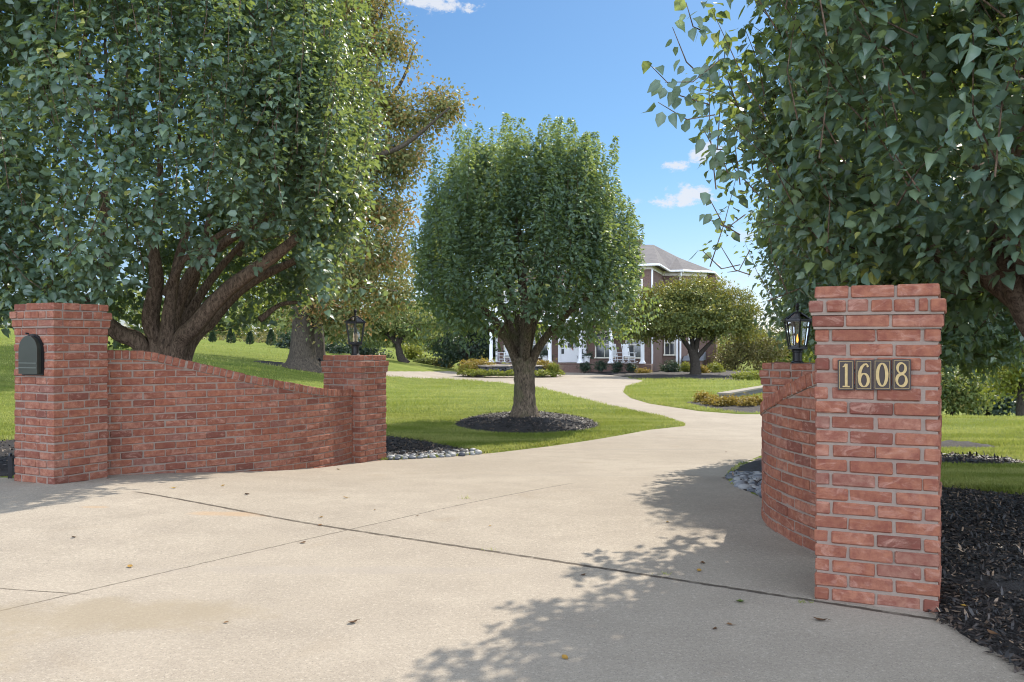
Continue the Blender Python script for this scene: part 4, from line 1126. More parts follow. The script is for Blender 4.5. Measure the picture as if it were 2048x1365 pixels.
def spray(px0, py0, px1, py1, Y): return (tuple(Wp(px0, py0, Y - .75)), tuple(Wp(px1, py1, Y - .85)))
ex_r = [spray(1420, 210, 1300, 130, 5.0), spray(1400, 150, 1345, 55, 5.0), spray(1430, 230, 1316, 205, 4.9), spray(1450, 300, 1405, 255, 5.1), spray(1480, 470, 1412, 385, 5.0), spray(1490, 430, 1418, 440, 5.0), spray(1480, 530, 1405, 502, 4.9), spray(1470, 350, 1440, 300, 5.2), spray(1500, 550, 1440, 490, 5.3), spray(1400, 60, 1372, 5, 5.1),
        spray(1440, 120, 1330, 165, 4.9), spray(1500, 500, 1455, 545, 5.4)]
pear_tree('pear_tree', 'large-leaved tree overhanging the house number pillar, nearest of the trees', (rx, ry, rz), prof_r, (rx, ry), 14, 1900, 52, .084, t_, M['bark'], fill=.24, ncl=170, extra=ex_r, group='dense pear trees along the drive', top_share=.08, up_w=.75, droop=.6,
          bottom=lambda x, y: 1.5 + .3 * max(0, min(1, (6.2 - y) / 1.5)))

# --- second tree on the right, behind the low lantern pillar
sx_, sy_ = 4.85, 10.7; sz_ = h1(sx_, sy_) + .08
t_ = MB()
L([(sx_, sy_, sz_ - .1), (sx_, sy_, sz_ + .5), (sx_ - .03, sy_, sz_ + 1.2)], .2, .17)
for k in range(9):
    a = k * .7; L([(sx_, sy_, sz_ + 1.0), (sx_ + .5 * math.cos(a), sy_ + .5 * math.sin(a), sz_ + 1.7), (sx_ + 1.1 * math.cos(a), sy_ + 1.1 * math.sin(a), sz_ + 2.3), (sx_ + 1.4 * math.cos(a), sy_ + 1.4 * math.sin(a), sz_ + 3.6)], .09, .025, 8)
prof_s = [(1.05, 1.0), (1.35, 1.6), (1.8, 1.88), (2.4, 1.98), (3.2, 1.95), (4.2, 1.7), (5.0, 1.2)]
pear_tree('pear_tree', 'low-hanging tree behind the gas-lit lantern, its trunk hidden by the house number pillar', (sx_, sy_, sz_), prof_s, (sx_, sy_), 17, 1300, 52, .09, t_, M['bark'], near=False, fill=.3, group='dense pear trees along the drive', droop=.6, top_share=.12, bottom=lambda x, y: .95)

# --- clumped trees and shrubs further off
def clump_crown(g, ells, n_leaf, leaf, clump=.5, shell=.55, flat=.0):
    """leaves gathered in clumps on a set of ellipsoids (x, y, z, rx, ry, rz)"""
    ells = [np.array(e, float) for e in ells]
    wts = np.array([e[3] * e[4] + e[3] * e[5] for e in ells]); wts = wts / wts.sum()
    O, RN, OUT = [], [], []
    per = 46
    nc = max(6, n_leaf // per)
    for i in range(nc):
        e = ells[g.choice(len(ells), p=wts)]
        d = rnd_dirs(g, 1)[0]; r = g.uniform(shell, 1.0) ** .6
        if g.random() < .2: r *= .6
        c = e[:3] + d * e[3:] * r
        cs = clump * g.uniform(.55, 1.25)
        m = int(per * g.uniform(.6, 1.4))
        O.append(c + g.normal(0, 1, (m, 3)) * np.array((cs, cs, cs * (.55 - flat))) * .5); RN.append(np.clip(g.random(m) * .65 + g.normal(.17, .15), 0, 1)); OUT.append(np.repeat(d[None], m, 0))
    O, RN, OUT = np.concatenate(O), np.concatenate(RN), np.concatenate(OUT)
    n = len(O)
    A = OUT * .5 + rnd_dirs(g, n) * .9 + np.array((0, 0, -.3)); N = OUT * .6 + rnd_dirs(g, n) * .6 + np.array((0, 0, .7))
    return O, A, N, leaf * g.uniform(.7, 1.3, n), RN

def far_tree(name, label, cat, base, ells, n_leaf, leaf, mat, seed, trunk=None, bark=None, clump=.5, group=None, tmpl=None, part='crown', shell=.55, stems=0, stem_r=.03):
    g = np.random.default_rng(seed); th = thing(name, label, cat, base, 0, group)
    O, A, N, SZ, RN = clump_crown(g, ells, n_leaf, leaf, clump, shell)
    k = O[:, 2] > base[2] + .02
    put(part, leaves_mesh(part, O[k], A[k], N[k], SZ[k], g, False, RN[k], tmpl), mat, th)
    if trunk is not None: trunk.build('trunk', bark or M['dark_bark'], th, smooth=True)
    elif stems:
        mb = MB()
        for i in range(stems):
            e = ells[i % len(ells)]; d = rnd_dirs(g, 1)[0]
            mb.tube([(base[0] + g.normal(0, .08), base[1] + g.normal(0, .08), base[2] - .05), ((base[0] + e[0]) / 2 + d[0] * .2, (base[1] + e[1]) / 2 + d[1] * .2, (base[2] + e[2]) / 2), (e[0] + d[0] * e[3] * .7, e[1] + d[1] * e[4] * .7, e[2] + abs(d[2]) * e[5] * .6)], [stem_r, stem_r * .7, stem_r * .3], 5)
        mb.build('stem', bark or M['dark_bark'], th)
    return th

def ell_px(px, py, rpx, rpy, Y, depth=1.0):
    p = Wp(px, py, Y); k = Y / F
    return (p.x, p.y, p.z, rpx * k, rpx * k * depth, rpy * k)

# dogwood on the lawn before the house
dx, dy = P(1390, 752); dz = h1(dx, dy) + .06
dp = lambda px, py, d=0.0: Wp(px, py, dy + d)
t_ = MB()
limb(t_, [(dx, dy, dz - .1), dp(1391, 735), dp(1388, 715), dp(1383, 700)], .32, .22, 10, rg)
for pts in ([(1384, 705), (1365, 678), (1345, 655), (1320, 640)], [(1386, 705), (1384, 680), (1375, 655), (1365, 620)], [(1390, 708), (1395, 680), (1392, 655), (1400, 620)], [(1394, 715), (1412, 695), (1425, 680), (1435, 655)], [(1425, 680), (1418, 665), (1416, 650)], [(1365, 678), (1372, 655), (1350, 620)], [(1388, 700), (1405, 660), (1440, 630)]):
    d0 = rg.uniform(-.5, .5); limb(t_, [dp(x, y, d0 * i) for i, (x, y) in enumerate(pts)], .15, .05, 7, rg)
D_ = lambda px, py, rx_, ry_: ell_px(px, py, rx_, ry_, dy)
far_tree('dogwood_tree', 'dome-shaped tree with yellowing leaves in front of the house', 'tree', (dx, dy, dz),
         [D_(1375, 615, 92, 56), D_(1310, 640, 62, 44), D_(1440, 640, 66, 44), D_(1380, 640, 120, 42), D_(1280, 662, 42, 26), D_(1488, 648, 36, 44), D_(1465, 615, 48, 40), D_(1295, 615, 50, 36), D_(1262, 645, 38, 36), D_(1390, 590, 80, 36), D_(1400, 600, 60, 40), D_(1340, 600, 50, 34)], 52000, .13, M['dogwood_leaf'], 31, t_, M['dark_bark'], .55, shell=.35)

# tall autumn oaks on the lawn at the left
ox, oy = P(606, 741); oz = h1(ox, oy)
op = lambda px, py, d=0.0: Wp(px, py, oy + d)
t_ = MB()
limb(t_, [(ox, oy, oz - .2), op(605, 725), op(605, 700), op(605, 660), op(607, 560), op(640, 400), op(660, 200), op(650, -100)], .56, .22, 18, rg, .03, .09)
flare = lambda z: 1 + .62 * max(0, 1 - (z - oz) / .62) ** 2 if z > oz - .25 else 1.8
t_.v = [((x - ox) * flare(z) + ox, (y - oy) * flare(z) + oy, z) for x, y, z in t_.v]
for pts, r in (([(615, 540), (690, 470), (770, 420), (830, 400)], .16), ([(635, 420), (720, 330), (810, 290), (900, 215)], .17), ([(640, 400), (730, 260), (800, 170), (830, 90)], .14), ([(650, 260), (700, 150), (760, 40), (790, -60)], .14), ([(612, 580), (560, 500), (500, 440)], .15), ([(620, 520), (720, 560), (800, 590)], .10), ([(650, 200), (600, 60), (560, -80)], .14)):
    d0 = rg.uniform(-.8, .8); limb(t_, [op(x, y, d0 * i) for i, (x, y) in enumerate(pts)], r, .03, 7, rg)
O_ = lambda px, py, rx_, ry_: ell_px(px, py, rx_, ry_, oy, .9)
far_tree('oak_tree', 'tall oak with flared grey trunk and bronze autumn leaves beyond the sweeping wall', 'tree', (ox, oy, oz),
         [O_(700, 60, 85, 90), O_(720, 190, 70, 80), O_(770, 60, 40, 70), O_(800, 230, 48, 62), O_(740, 300, 66, 60), O_(880, 205, 42, 42), O_(848, 245, 34, 34), O_(690, 380, 90, 80), O_(790, 330, 52, 44), O_(780, 420, 60, 50), O_(770, 500, 62, 44), O_(720, 560, 80, 46), O_(780, 590, 50, 40), O_(600, 300, 140, 160), O_(640, -60, 160, 110), O_(560, 480, 110, 80), O_(650, 620, 60, 36), O_(700, 640, 46, 26), O_(805, 120, 22, 40), O_(815, 300, 50, 40)],
         60000, .15, M['oak_leaf'], 41, t_, M['oak_bark'], .8, shell=.2)
o2x, o2y = P(634, 734); o2z = h1(o2x, o2y)
t_ = MB(); o2 = lambda px, py: Wp(px, py, o2y)
limb(t_, [(o2x, o2y, o2z - .2), o2(636, 700), o2(634, 650), o2(630, 560), o2(600, 400), o2(570, 200)], .33, .13, 14, rg, .03, .06)
flare = lambda z: 1 + .8 * max(0, 1 - (z - o2z) / .7) ** 2 if z > o2z - .25 else 1.8
t_.v = [((x - o2x) * flare(z) + o2x, (y - o2y) * flare(z) + o2y, z) for x, y, z in t_.v]
E_ = lambda px, py, rx_, ry_: ell_px(px, py, rx_, ry_, o2y, .9)
far_tree('oak_tree', 'slimmer second oak trunk standing close behind the flared grey one', 'tree', (o2x, o2y, o2z),
         [E_(580, 420, 150, 110), E_(520, 250, 150, 130), E_(640, 250, 120, 130), E_(700, 480, 110, 90), E_(760, 560, 80, 60), E_(610, 80, 150, 110), E_(440, 540, 110, 60), E_(560, 590, 110, 46)], 34000, .17, M['wood_leaf'], 43, t_, M['oak_bark'], .9, shell=.2)

# ------------------------------------------------------------------ the house
hr = 17.0
HO = np.array((7.83, 54.0, 0.0)); ha = R(hr)
house = thing('brick_house', 'two storey red brick house with a white columned porch and grey hip roof', 'house', (HO[0], HO[1], -.47), -ha)
hz = lambda z: z + .47                                   # heights written in world z
def hb(mb, x0, x1, y0, y1, z0, z1): mb.b2((x0, y0, hz(z0)), (x1, y1, hz(z1))); return mb
def hpart(name, mb, mat, parent=house): return mb.build(name, mat, parent, True)
EAVE = 6.2
w = MB()
hb(w, -9.8, .24, 2.1, 14, -.6, EAVE - .3)
# wing with an angled bay
plan = [(.22, 7.24), (1.415, 7.24), (3.0, 8.84), (3.0, 16), (.22, 16)]
vv = [(x, y, hz(-.6)) for x, y in plan] + [(x, y, hz(EAVE - .3)) for x, y in plan]
w.add(vv, [(0, 1, 6, 5), (1, 2, 7, 6), (2, 3, 8, 7), (3, 4, 9, 8), (5, 6, 7, 8, 9)])
hpart('wall', w, M['house_brick'])
# frieze boards under the eaves
f = MB()
hb(f, -9.83, .27, 2.07, 14.03, EAVE - .3, EAVE - .02)
vv2 = [(.2, 7.2), (1.43, 7.2), (3.03, 8.82), (3.03, 16.03), (.2, 16.03)]
f.add([(x, y, hz(EAVE - .34)) for x, y in vv2] + [(x, y, hz(EAVE - .03)) for x, y in vv2], [(0, 1, 6, 5), (1, 2, 7, 6), (2, 3, 8, 7), (3, 4, 9, 8), (4, 3, 2, 1, 0), (5, 6, 7, 8, 9)])
hpart('frieze', f, M['cream'])
# hip roof
rf = MB()
e = EAVE
R1, R2, C = (-8.2, 8.0, 8.35), (-.65, 9.2, 8.2), (.8, 10.1, 7.42)
A_, B_, Ci, D_e, E_e, F_e, G_ = (-10.4, 1.55, e), (.78, 1.55, e), (.78, 6.72, e), (1.7, 6.72, e), (3.55, 8.6, e), (3.55, 16.6, e), (-10.4, 16.6, e)
T = lambda p: (p[0], p[1], hz(p[2]))
for q in ((A_, B_, R2, R1), (B_, Ci, R2), (Ci, D_e, C, R2), (D_e, E_e, C), (E_e, F_e, C), (F_e, R2, C), (F_e, G_, R1, R2), (G_, A_, R1)): rf.poly([T(p) for p in q])
# roof edge
n = len(rf.v); und = [A_, B_, Ci, D_e, E_e, F_e, G_]
rf.poly([(p[0], p[1], hz(p[2] - .02)) for p in und][::-1])
roof = hpart('roof', rf, M['shingle'])
gt = MB()
for p, q in ((A_, B_), (B_, Ci), (Ci, D_e), (D_e, E_e), (E_e, F_e)):
    gt.tube([(p[0], p[1], hz(e - .07)), (q[0], q[1], hz(e - .07))], .075, 6)
hpart('gutter', gt, M['white'], roof)
ch = MB(); hb(ch, -2.2, -1.6, 9.6, 10.2, 7.4, 8.55); hb(ch, -2.26, -1.54, 9.54, 10.26, 8.55, 8.65); hpart('chimney', ch, M['house_brick'], roof)
ch = MB(); hb(ch, 3.003, 3.65, 9.1, 10.4, -.6, 6.0); hpart('side_chimney', ch, M['house_brick'])
# porch
pb = MB(); hb(pb, -9.9, .55, -.25, 2.098, -.6, .03); hpart('porch_base', pb, M['house_brick'])
pf = MB(); hb(pf, -9.93, .10, -.30, 2.098, .031, .075); hpart('porch_floor', pf, M['house_brick'])
st = MB(); hb(st, -6.4, -3.3, -.65, -.251, -.6, -.08); hb(st, -6.4, -3.3, -1.0, -.651, -.6, -.27); hpart('porch_step', st, M['house_brick'])
for k in range(6):
    x = -9.57 + k * 1.914
    c = MB()
    hb(c, x - .17, x + .17, -.17, .17, .076, .15); c.lathe([(.15, hz(.15)), (.155, hz(.19)), (.125, hz(.23)), (.115, hz(.3)), (.112, hz(1.2)), (.098, hz(2.42)), (.115, hz(2.45)), (.115, hz(2.49)), (.14, hz(2.54))], (x, 0, 0), n=20)
    hb(c, x - .16, x + .16, -.16, .16, 2.54, 2.62)
    hpart('column', c, M['white'])
pc = MB(); hb(pc, .22, .56, 2.05, 2.3, .1, 2.6); 
be = MB(); hb(be, -9.95, .32, -.22, 2.098, 2.62, 2.94); hb(be, -10.05, .42, -.32, 2.098, 2.94, 3.02); hpart('porch_beam', be, M['white'])
ra = MB(); hb(ra, -9.8, .2, -.14, -.08, 3.80, 3.86); hb(ra, -9.8, .2, -.13, -.09, 3.10, 3.15)
for k in range(100): x = -9.75 + k * .1; hb(ra, x - .014, x + .014, -.124, -.096, 3.151, 3.80)
hpart('balcony_rail', ra, M['white'])
tr = MB(); hb(tr, .243, .33, 2.02, 2.16, -.5, 5.9); hpart('corner_board', tr, M['white'])
tr = MB(); hb(tr, -9.93, -9.803, 2.02, 2.16, .08, 5.9); hpart('corner_board', tr, M['white'])
ds = MB(); ds.tube([(1.44, 7.12, hz(-.4)), (1.44, 7.12, hz(5.6)), (1.55, 6.85, hz(6.1))], .07, 6); ds.tube([(1.22, 7.16, hz(-.1)), (1.22, 7.16, hz(2.6))], .1, 4); hpart('downspout', ds, M['white'])
# windows
def window(x0, x1, z0, z1, y, parent=house, rot=0.0, origin=None):
    def tr_(mb):
        if origin is None: return mb
        ca, sa = math.cos(rot), math.sin(rot)
        mb.v = [(origin[0] + x * ca - yy * sa, origin[1] + x * sa + yy * ca, z) for x, yy, z in mb.v]; return mb
    f = MB(); t = .075
    hb(f, x0 - t, x0, y - .07, y + .02, z0, z1); hb(f, x1, x1 + t, y - .07, y + .02, z0, z1)
    hb(f, x0 - t, x1 + t, y - .075, y + .02, z1, z1 + .1); hb(f, x0 - t - .04, x1 + t + .04, y - .12, y + .02, z0 - .08, z0)
    zm = (z0 + z1) / 2; hb(f, x0, x1, y - .055, y - .01, zm - .03, zm + .03)
    for i in range(1, 4): xx = x0 + (x1 - x0) * i / 4; hb(f, xx - .012, xx + .012, y - .045, y - .008, zm + .03, z1)
    for i in range(1, 3): zz = zm + (z1 - zm) * i / 3; hb(f, x0, x1, y - .043, y - .009, zz - .012, zz + .012)
    xm = (x0 + x1) / 2; hb(f, xm - .015, xm + .015, y - .046, y - .007, z0, z1)
    w_ = hpart('window', tr_(f), M['cream'], parent)
    p = MB(); hb(p, x0, x1, y - .012, y - .004, z0, z1); hpart('pane', tr_(p), M['window'], w_)
for x0, x1 in ((-3.25, -2.2), (-1.32, -.38), (-7.5, -6.45), (-9.3, -8.3)): window(x0, x1, .42, 1.98, 2.1)
for x0, x1 in ((-3.2, -2.2), (-1.32, -.38), (-7.5, -6.5), (-9.3, -8.3), (-5.3, -4.3)): window(x0, x1, 3.7, 5.2, 2.1)
window(.42, 1.05, .55, 2.1, 7.24); window(.42, 1.05, 3.6, 5.1, 7.24)
for z0, z1 in ((.55, 2.1), (3.6, 5.1)): window(.75, 1.45, z0, z1, 0, house, R(45), (1.415, 7.24))
# front door with side lights
d = MB(); hb(d, -5.71, -3.88, 2.03, 2.098, .07, 2.45); hb(d, -5.80, -3.80, 1.98, 2.097, 2.451, 2.62)
for x in (-5.71, -4.06): hb(d, x, x + .18, 1.96, 2.03, .07, 2.45)
sur = hpart('door_surround', d, M['white'])
dl = MB(); hb(dl, -5.2, -4.3, 1.985, 2.028, .1, 2.15); dr = hpart('door', dl, M['white'])
p = MB()
for x0 in (-5.08, -4.72): 
    for z0 in (1.02, 1.38, 1.72): hb(p, x0, x0 + .3, 1.978, 1.984, z0, z0 + .29)
hpart('pane', p, M['window'], dr)
for x0 in (-5.5, -4.22):
    p = MB()
    for z0 in (.62, 1.02, 1.38, 1.72): hb(p, x0, x0 + .17, 2.015, 2.027, z0, z0 + .32)
    hpart('side_light', p, M['window'], sur)
lt = MB(); lt.lathe([(.03, hz(1.72)), (.07, hz(1.76)), (.09, hz(2.0)), (.02, hz(2.1))], (-3.55, 2.0, 0), n=8); hpart('wall_lamp', lt, M['black_metal'])
bh = MB(); hb(bh, 1.75, 2.9, 6.6, 8.2, -.6, .18); bh.v = bh.v
hpart('cellar_hatch_wall', bh, M['house_brick'])
bh = MB(); bh.add([(1.65, 6.5, hz(.2)), (3.0, 6.5, hz(.2)), (3.0, 8.8, hz(.72)), (1.65, 7.5, hz(.45)), (1.65, 6.5, hz(.15)), (3.0, 6.5, hz(.15)), (3.0, 8.8, hz(.19)), (1.65, 7.5, hz(.19))], [(0, 1, 2, 3), (4, 7, 6, 5), (0, 4, 5, 1), (1, 5, 6, 2), (2, 6, 7, 3), (3, 7, 4, 0)])
M['tin'] = simple('weathered_tin', (.24, .26, .29), .5, .3, .3, 3)
hpart('cellar_hatch_roof', bh, M['tin'])

def hw(x, y, z): return (HO[0] + x * math.cos(ha) + y * math.sin(ha), HO[1] - x * math.sin(ha) + y * math.cos(ha), z)
# rocking chairs
def rocker(label, x, y, rz):
    t = thing('rocking_chair', label, 'rocking chair', hw(x, y, .076), rz, 'white rocking chairs on the porch')
    ro = MB()
    for s in (-.27, .27):
        ro.tube([(s, -.48, .10), (s, -.25, .03), (s, 0, .012), (s, .25, .035), (s, .48, .12)], .02, 6)
    ro.build('rocker', M['white'], t, True)
    lg = MB()
    for s in (-.27, .27):
        lg.tube([(s, -.24, .03), (s, -.25, .62)], .022, 6); lg.tube([(s, .22, .03), (s, .20, .42)], .022, 6)
    for y_ in (-.24, .21): lg.tube([(-.27, y_, .2), (.27, y_, .2)], .014, 6)
    for s in (-.27, .27): lg.tube([(s, -.24, .22), (s, .21, .22)], .014, 6)
    lg.build('leg', M['white'], t, True)
    se = MB()
    for k in range(7): se.box((0, -.24 + k * .075, .42 - k * .006), (.58, .062, .02))
    se.build('seat', M['white'], t, True)
    bk = MB()
    for s in (-.26, .26): bk.tube([(s, .2, .40), (s, .30, .8), (s, .38, 1.16)], .024, 6)
    for k in range(8): x_ = -.2 + k * .4 / 7; bk.box((x_, .29, .78), (.04, .015, .70), M=None)
    bk.box((0, .375, 1.12), (.54, .025, .12)); bk.box((0, .23, .47), (.54, .025, .06))
    bk.build('backrest', M['white'], t, True)
    ar = MB()
    for s in (-.3, .3): ar.box((s, -.02, .63), (.075, .6, .025))
    ar.build('armrest', M['white'], t, True)
rocker('white slatted rocking chair on the porch, nearest the end column', -.95, .75, -ha + R(52))
rocker('white slatted rocking chair on the porch beside the second column from the end', -1.72, .75, -ha + R(52))
rocker('white rocking chair at the other end of the porch, behind the thick tree trunk', -8.95, .9, -ha - R(30))
# potted plants beside the door
for k, (x, lab) in enumerate(((-6.15, 'white pot of bushy greenery left of the front door'), (-3.55, 'white pot of bushy greenery between the door and the window'))):
    p = hw(x, .55, .076); t = thing('potted_plant', lab, 'potted plant', p, 0, 'white planters flanking the front door')
    b = MB(); b.lathe([(.17, 0), (.19, .03), (.24, .38), (.27, .40), (.27, .44), (.22, .44), (.2, .40)], n=18); b.build('pot', M['white'], t, True)
    g = np.random.default_rng(70 + k); O, A, N, SZ, RN = clump_crown(g, [(p[0], p[1], p[2] + .55, .36, .36, .22), (p[0] - .3, p[1], p[2] + .4, .15, .2, .16), (p[0] + .3, p[1], p[2] + .4, .15, .2, .16)], 900, .07, .16)
    put('foliage', leaves_mesh('foliage', O, A, N, SZ, g, False, RN), M['dark_leaf'], t)
# little flag on a pole at the column beside the door
fx = hw(-4.35, -.35, 0)
t = thing('house_flag', 'small striped flag hanging in front of the white front door', 'flag', (fx[0], fx[1], 1.85), -ha)
b = MB(); b.tube([(.35, .2, -.35), (0, -.02, .05)], .013, 6); b.build('pole', M['white'], t, True)
M['flag_red'] = simple('flag_red', (.45, .06, .07), .8); M['flag_white'] = simple('flag_white', (.75, .72, .70), .8); M['flag_blue'] = simple('flag_blue', (.05, .07, .2), .8)
fb = MB(); nu, nv = 13, 10
for i in range(nu):
    for j in range(nv):
        def pt(u, v): return (.02 + .36 * u / nu * .42 + .02 * math.sin(v * .9), -.01 - .05 * math.sin(u * 1.3 + v * .3), .04 - v * .085 - u * .018)
        fb.add([pt(i, j), pt(i + 1, j), pt(i + 1, j + 1), pt(i, j + 1)], [(0, 1, 2, 3)], .5, 2 if (i < 6 and j < 4) else (i % 2))
fb.build('cloth', [M['flag_red'], M['flag_white'], M['flag_blue']], t, True)

# ------------------------------------------------------------------ planted island with stacked stone basin
ix, iy = P(1022, 752)[0], 50.0; iy = P(1022, 757)[1] + 3.0
ix = (1022 - 1024) / F * iy; ig = h1(ix, iy)
t = thing('stone_basin', 'low basin of stacked dark flagstones in the middle of the planted island', 'stone basin', (ix, iy, ig))
g = np.random.default_rng(77); st = Bricks(78)
for k in range(5):
    rr = 1.75 - k * .07 + g.uniform(-.04, .04)
    a = g.uniform(0, .5); a_end = a + 2 * PI
    while a < a_end - .05:
        l = g.uniform(.25, .6); am = a + l / rr / 2
        c = (ix + rr * math.cos(am), iy + rr * math.sin(am), ig + .12 + k * .085)
        st.add(c, (-math.sin(am), math.cos(am), 0), (math.cos(am), math.sin(am), 0), (l, .5, .075 + g.uniform(0, .01)), ch=.012, jit=.008, tone=g.uniform(0, .55))
        a += (l + .02) / rr
st.mb.build('stacked_stone', M['flag_stone'], t)
cs = Bricks(79)
for k in range(9):
    am = 2 * PI * k / 9 + .2; cs.add((ix + 1.5 * math.cos(am), iy + 1.5 * math.sin(am), ig + .575), (-math.sin(am), math.cos(am), 0), (math.cos(am), math.sin(am), 0), (.98, .6, .06), ch=.012, jit=.012, tone=g.uniform(.75, 1))
cs.mb.build('cap_stone', M['flag_stone'], t)
def ring_hedge(name, label, a0, a1, r, w_, h_, mat, seed, n, leaf, cat='hedge'):
    g = np.random.default_rng(seed)
    th = thing(name, label, cat, (ix, iy, ig))
    a = g.uniform(a0, a1, n); q = g.uniform(-1, 1, n); rr = r + w_ * q; zz = np.sqrt(np.maximum(0, 1 - q * q * .8)) * h_ * g.uniform(.35, 1.0, n) ** .4
    bump = 1 + .12 * np.sin(a * 19) + .08 * np.sin(a * 47 + 1)
    O = np.stack([ix + rr * np.cos(a), iy + rr * np.sin(a), ig + zz * bump], -1)
    nn = np.stack([np.cos(a) * q, np.sin(a) * q, np.full(n, .9)], -1)
    put('foliage', leaves_mesh('foliage', O, rnd_dirs(g, n), nn + rnd_dirs(g, n) * .6, leaf * g.uniform(.7, 1.2, n), g, False, g.random(n)), mat, th)
ring_hedge('clipped_hedge', 'low clipped green hedge along the front of the planted island', -PI * .98, -.02, 2.45, .36, .36, M['lime_leaf'], 81, 5200, .10)
ring_hedge('clipped_hedge', 'low clipped hedge on the far side of the stone basin, towards the porch', .05, PI * .95, 2.3, .3, .62, M['lime_leaf'], 82, 2600, .10)
for (px, py, rx_, ry_, mat, lab, nm, sd) in ((950, 733, 32, 15, 'gold_leaf', 'loose yellow-green shrub at the left end of the planted island', 'flowering_shrub', 83), (936, 738, 16, 12, 'lime_leaf', 'bright leafy perennial at the outer tip of the planted island', 'leafy_perennial', 84), (1085, 733, 22, 10, 'gold_leaf', 'pale mounded shrub beside the tall grass tuft, right of the thick trunk', 'mounded_shrub', 85)):
    e_ = ell_px(px, py, rx_, ry_, iy); far_tree(nm, lab, 'shrub', (e_[0], e_[1], h1(e_[0], e_[1])), [e_], 1400, .10, M[mat], sd, clump=.3, part='foliage', stems=8)
def grass_tuft(label, px, py, Y, spread, height, n, mat, seed):
    g = np.random.default_rng(seed); p = Wp(px, py, Y); z0 = h1(p.x, p.y)
    th = thing('ornamental_grass', label, 'grass tuft', (p.x, p.y, z0))
    mb = MB()
    for i in range(n):
        a = g.uniform(0, 2 * PI); s = spread * g.random() ** .6; h_ = height * g.uniform(.6, 1.05); w_ = .02
        pts = [(p.x + .12 * math.cos(a), p.y + .12 * math.sin(a), z0 - .03), (p.x + s * .55 * math.cos(a), p.y + s * .55 * math.sin(a), z0 + h_ * .75), (p.x + s * .95 * math.cos(a), p.y + s * .95 * math.sin(a), z0 + h_ * (1.0 - .35 * s / spread))]
        t_x, t_y = -math.sin(a) * w_, math.cos(a) * w_
        vv = []
        for k, q in enumerate(pts): m = 1 - .45 * k; vv += [(q[0] - t_x * m, q[1] - t_y * m, q[2]), (q[0] + t_x * m, q[1] + t_y * m, q[2])]
        mb.add(vv, [(0, 1, 3, 2), (2, 3, 5, 4)], g.random())
    mb.build('blade', M[mat], th)
grass_tuft('spiky yellow-green grass tuft at the right end of the planted island', 1107, 745, iy - 1.2, .62, .85, 420, 'lime_leaf', 86)

# shrubs along the porch
for k, (px, py, r_, lab) in enumerate(((1170, 734, 9, 'small dark shrub against the porch base nearest the steps'), (1202, 733, 9.5, 'small round dark evergreen against the porch base below the window'), (1233, 734, 9, 'small spreading evergreen against the porch base below the rocking chairs'), (1262, 736, 8, 'low dark tuft against the porch base near its end'))):
    e_ = ell_px(px, py, r_ * 1.1, r_, 53.2 - k * .35); far_tree('porch_shrub', lab, 'shrub', (e_[0], e_[1], h1(e_[0], e_[1])), [e_], 900, .09, M['dark_leaf'], 90 + k, clump=.22, group='shrubs along the porch', part='foliage', stems=6, stem_r=.015)
for (px, py, rx_, ry_, Y, mat, lab, nm, sd) in (
        (1342, 737, 17, 15, 53.5, 'dark_leaf', 'spreading blue-green shrub under the wing window', 'spreading_shrub', 95), (1378, 737, 13, 12, 54, 'lime_leaf', 'pale green bush right behind the dogwood trunk', 'leafy_bush', 96),
        (1430, 739, 15, 14, 53, 'lime_leaf', 'loose light green bush at the corner of the house', 'leafy_bush', 97), (1402, 744, 8, 8, 52, 'gold_leaf', 'small yellowish shrub between dogwood trunk and cellar hatch', 'small_shrub', 98),
        (1288, 747, 8, 5, 51.5, 'gold_leaf', 'tiny flowering clump at the end of the porch', 'flower_clump', 99),
        (1486, 756, 17, 11, 42, 'lime_leaf', 'clipped rounded boxwood left of the pair by the lawn edge', 'boxwood_bush', 100), (1512, 757, 18, 12, 41, 'lime_leaf', 'clipped rounded boxwood right of the pair by the lawn edge', 'boxwood_bush', 101)):
    e_ = ell_px(px, py, rx_, ry_, Y); z0 = h1(e_[0], e_[1])
    far_tree(nm, lab, 'shrub', (e_[0], e_[1], min(z0, e_[2] - e_[5])), [e_], 1500, .10, M[mat], sd, clump=.3, part='foliage', stems=8, stem_r=.02)
# low yellow shrubs before the retaining wall
for k, (px, py, rx_, ry_) in enumerate(((1405, 797, 14, 12), (1425, 803, 13, 11), (1446, 806, 14, 10), (1470, 806, 14, 11), (1494, 807, 14, 12), (1514, 805, 14, 13), (1536, 806, 15, 13))):
    Y = P(px, py + ry_ * .8)[1]; e_ = ell_px(px, py, rx_, ry_, Y); z0 = h1(e_[0], e_[1])
    far_tree('barberry_shrub', ['low golden shrub in the bed before the stone edging, leftmost and tallest of its row', 'low golden shrub, second of the row from the lawn side', 'low golden shrub, third of the row, at the end of the stone edging', 'low golden shrub, fourth of the row, below the pale stone edging', 'low golden shrub, fifth of the row, beside the drive', 'low golden shrub, sixth of the row, beside the brick wall', 'low golden shrub, last of the row, partly behind the lantern pillar'][k],
             'shrub', (e_[0], e_[1], z0), [e_], 1100, .055, M['gold_leaf'], 110 + k, clump=.16, group='golden shrubs beside the drive', part='foliage', stems=10, stem_r=.012)
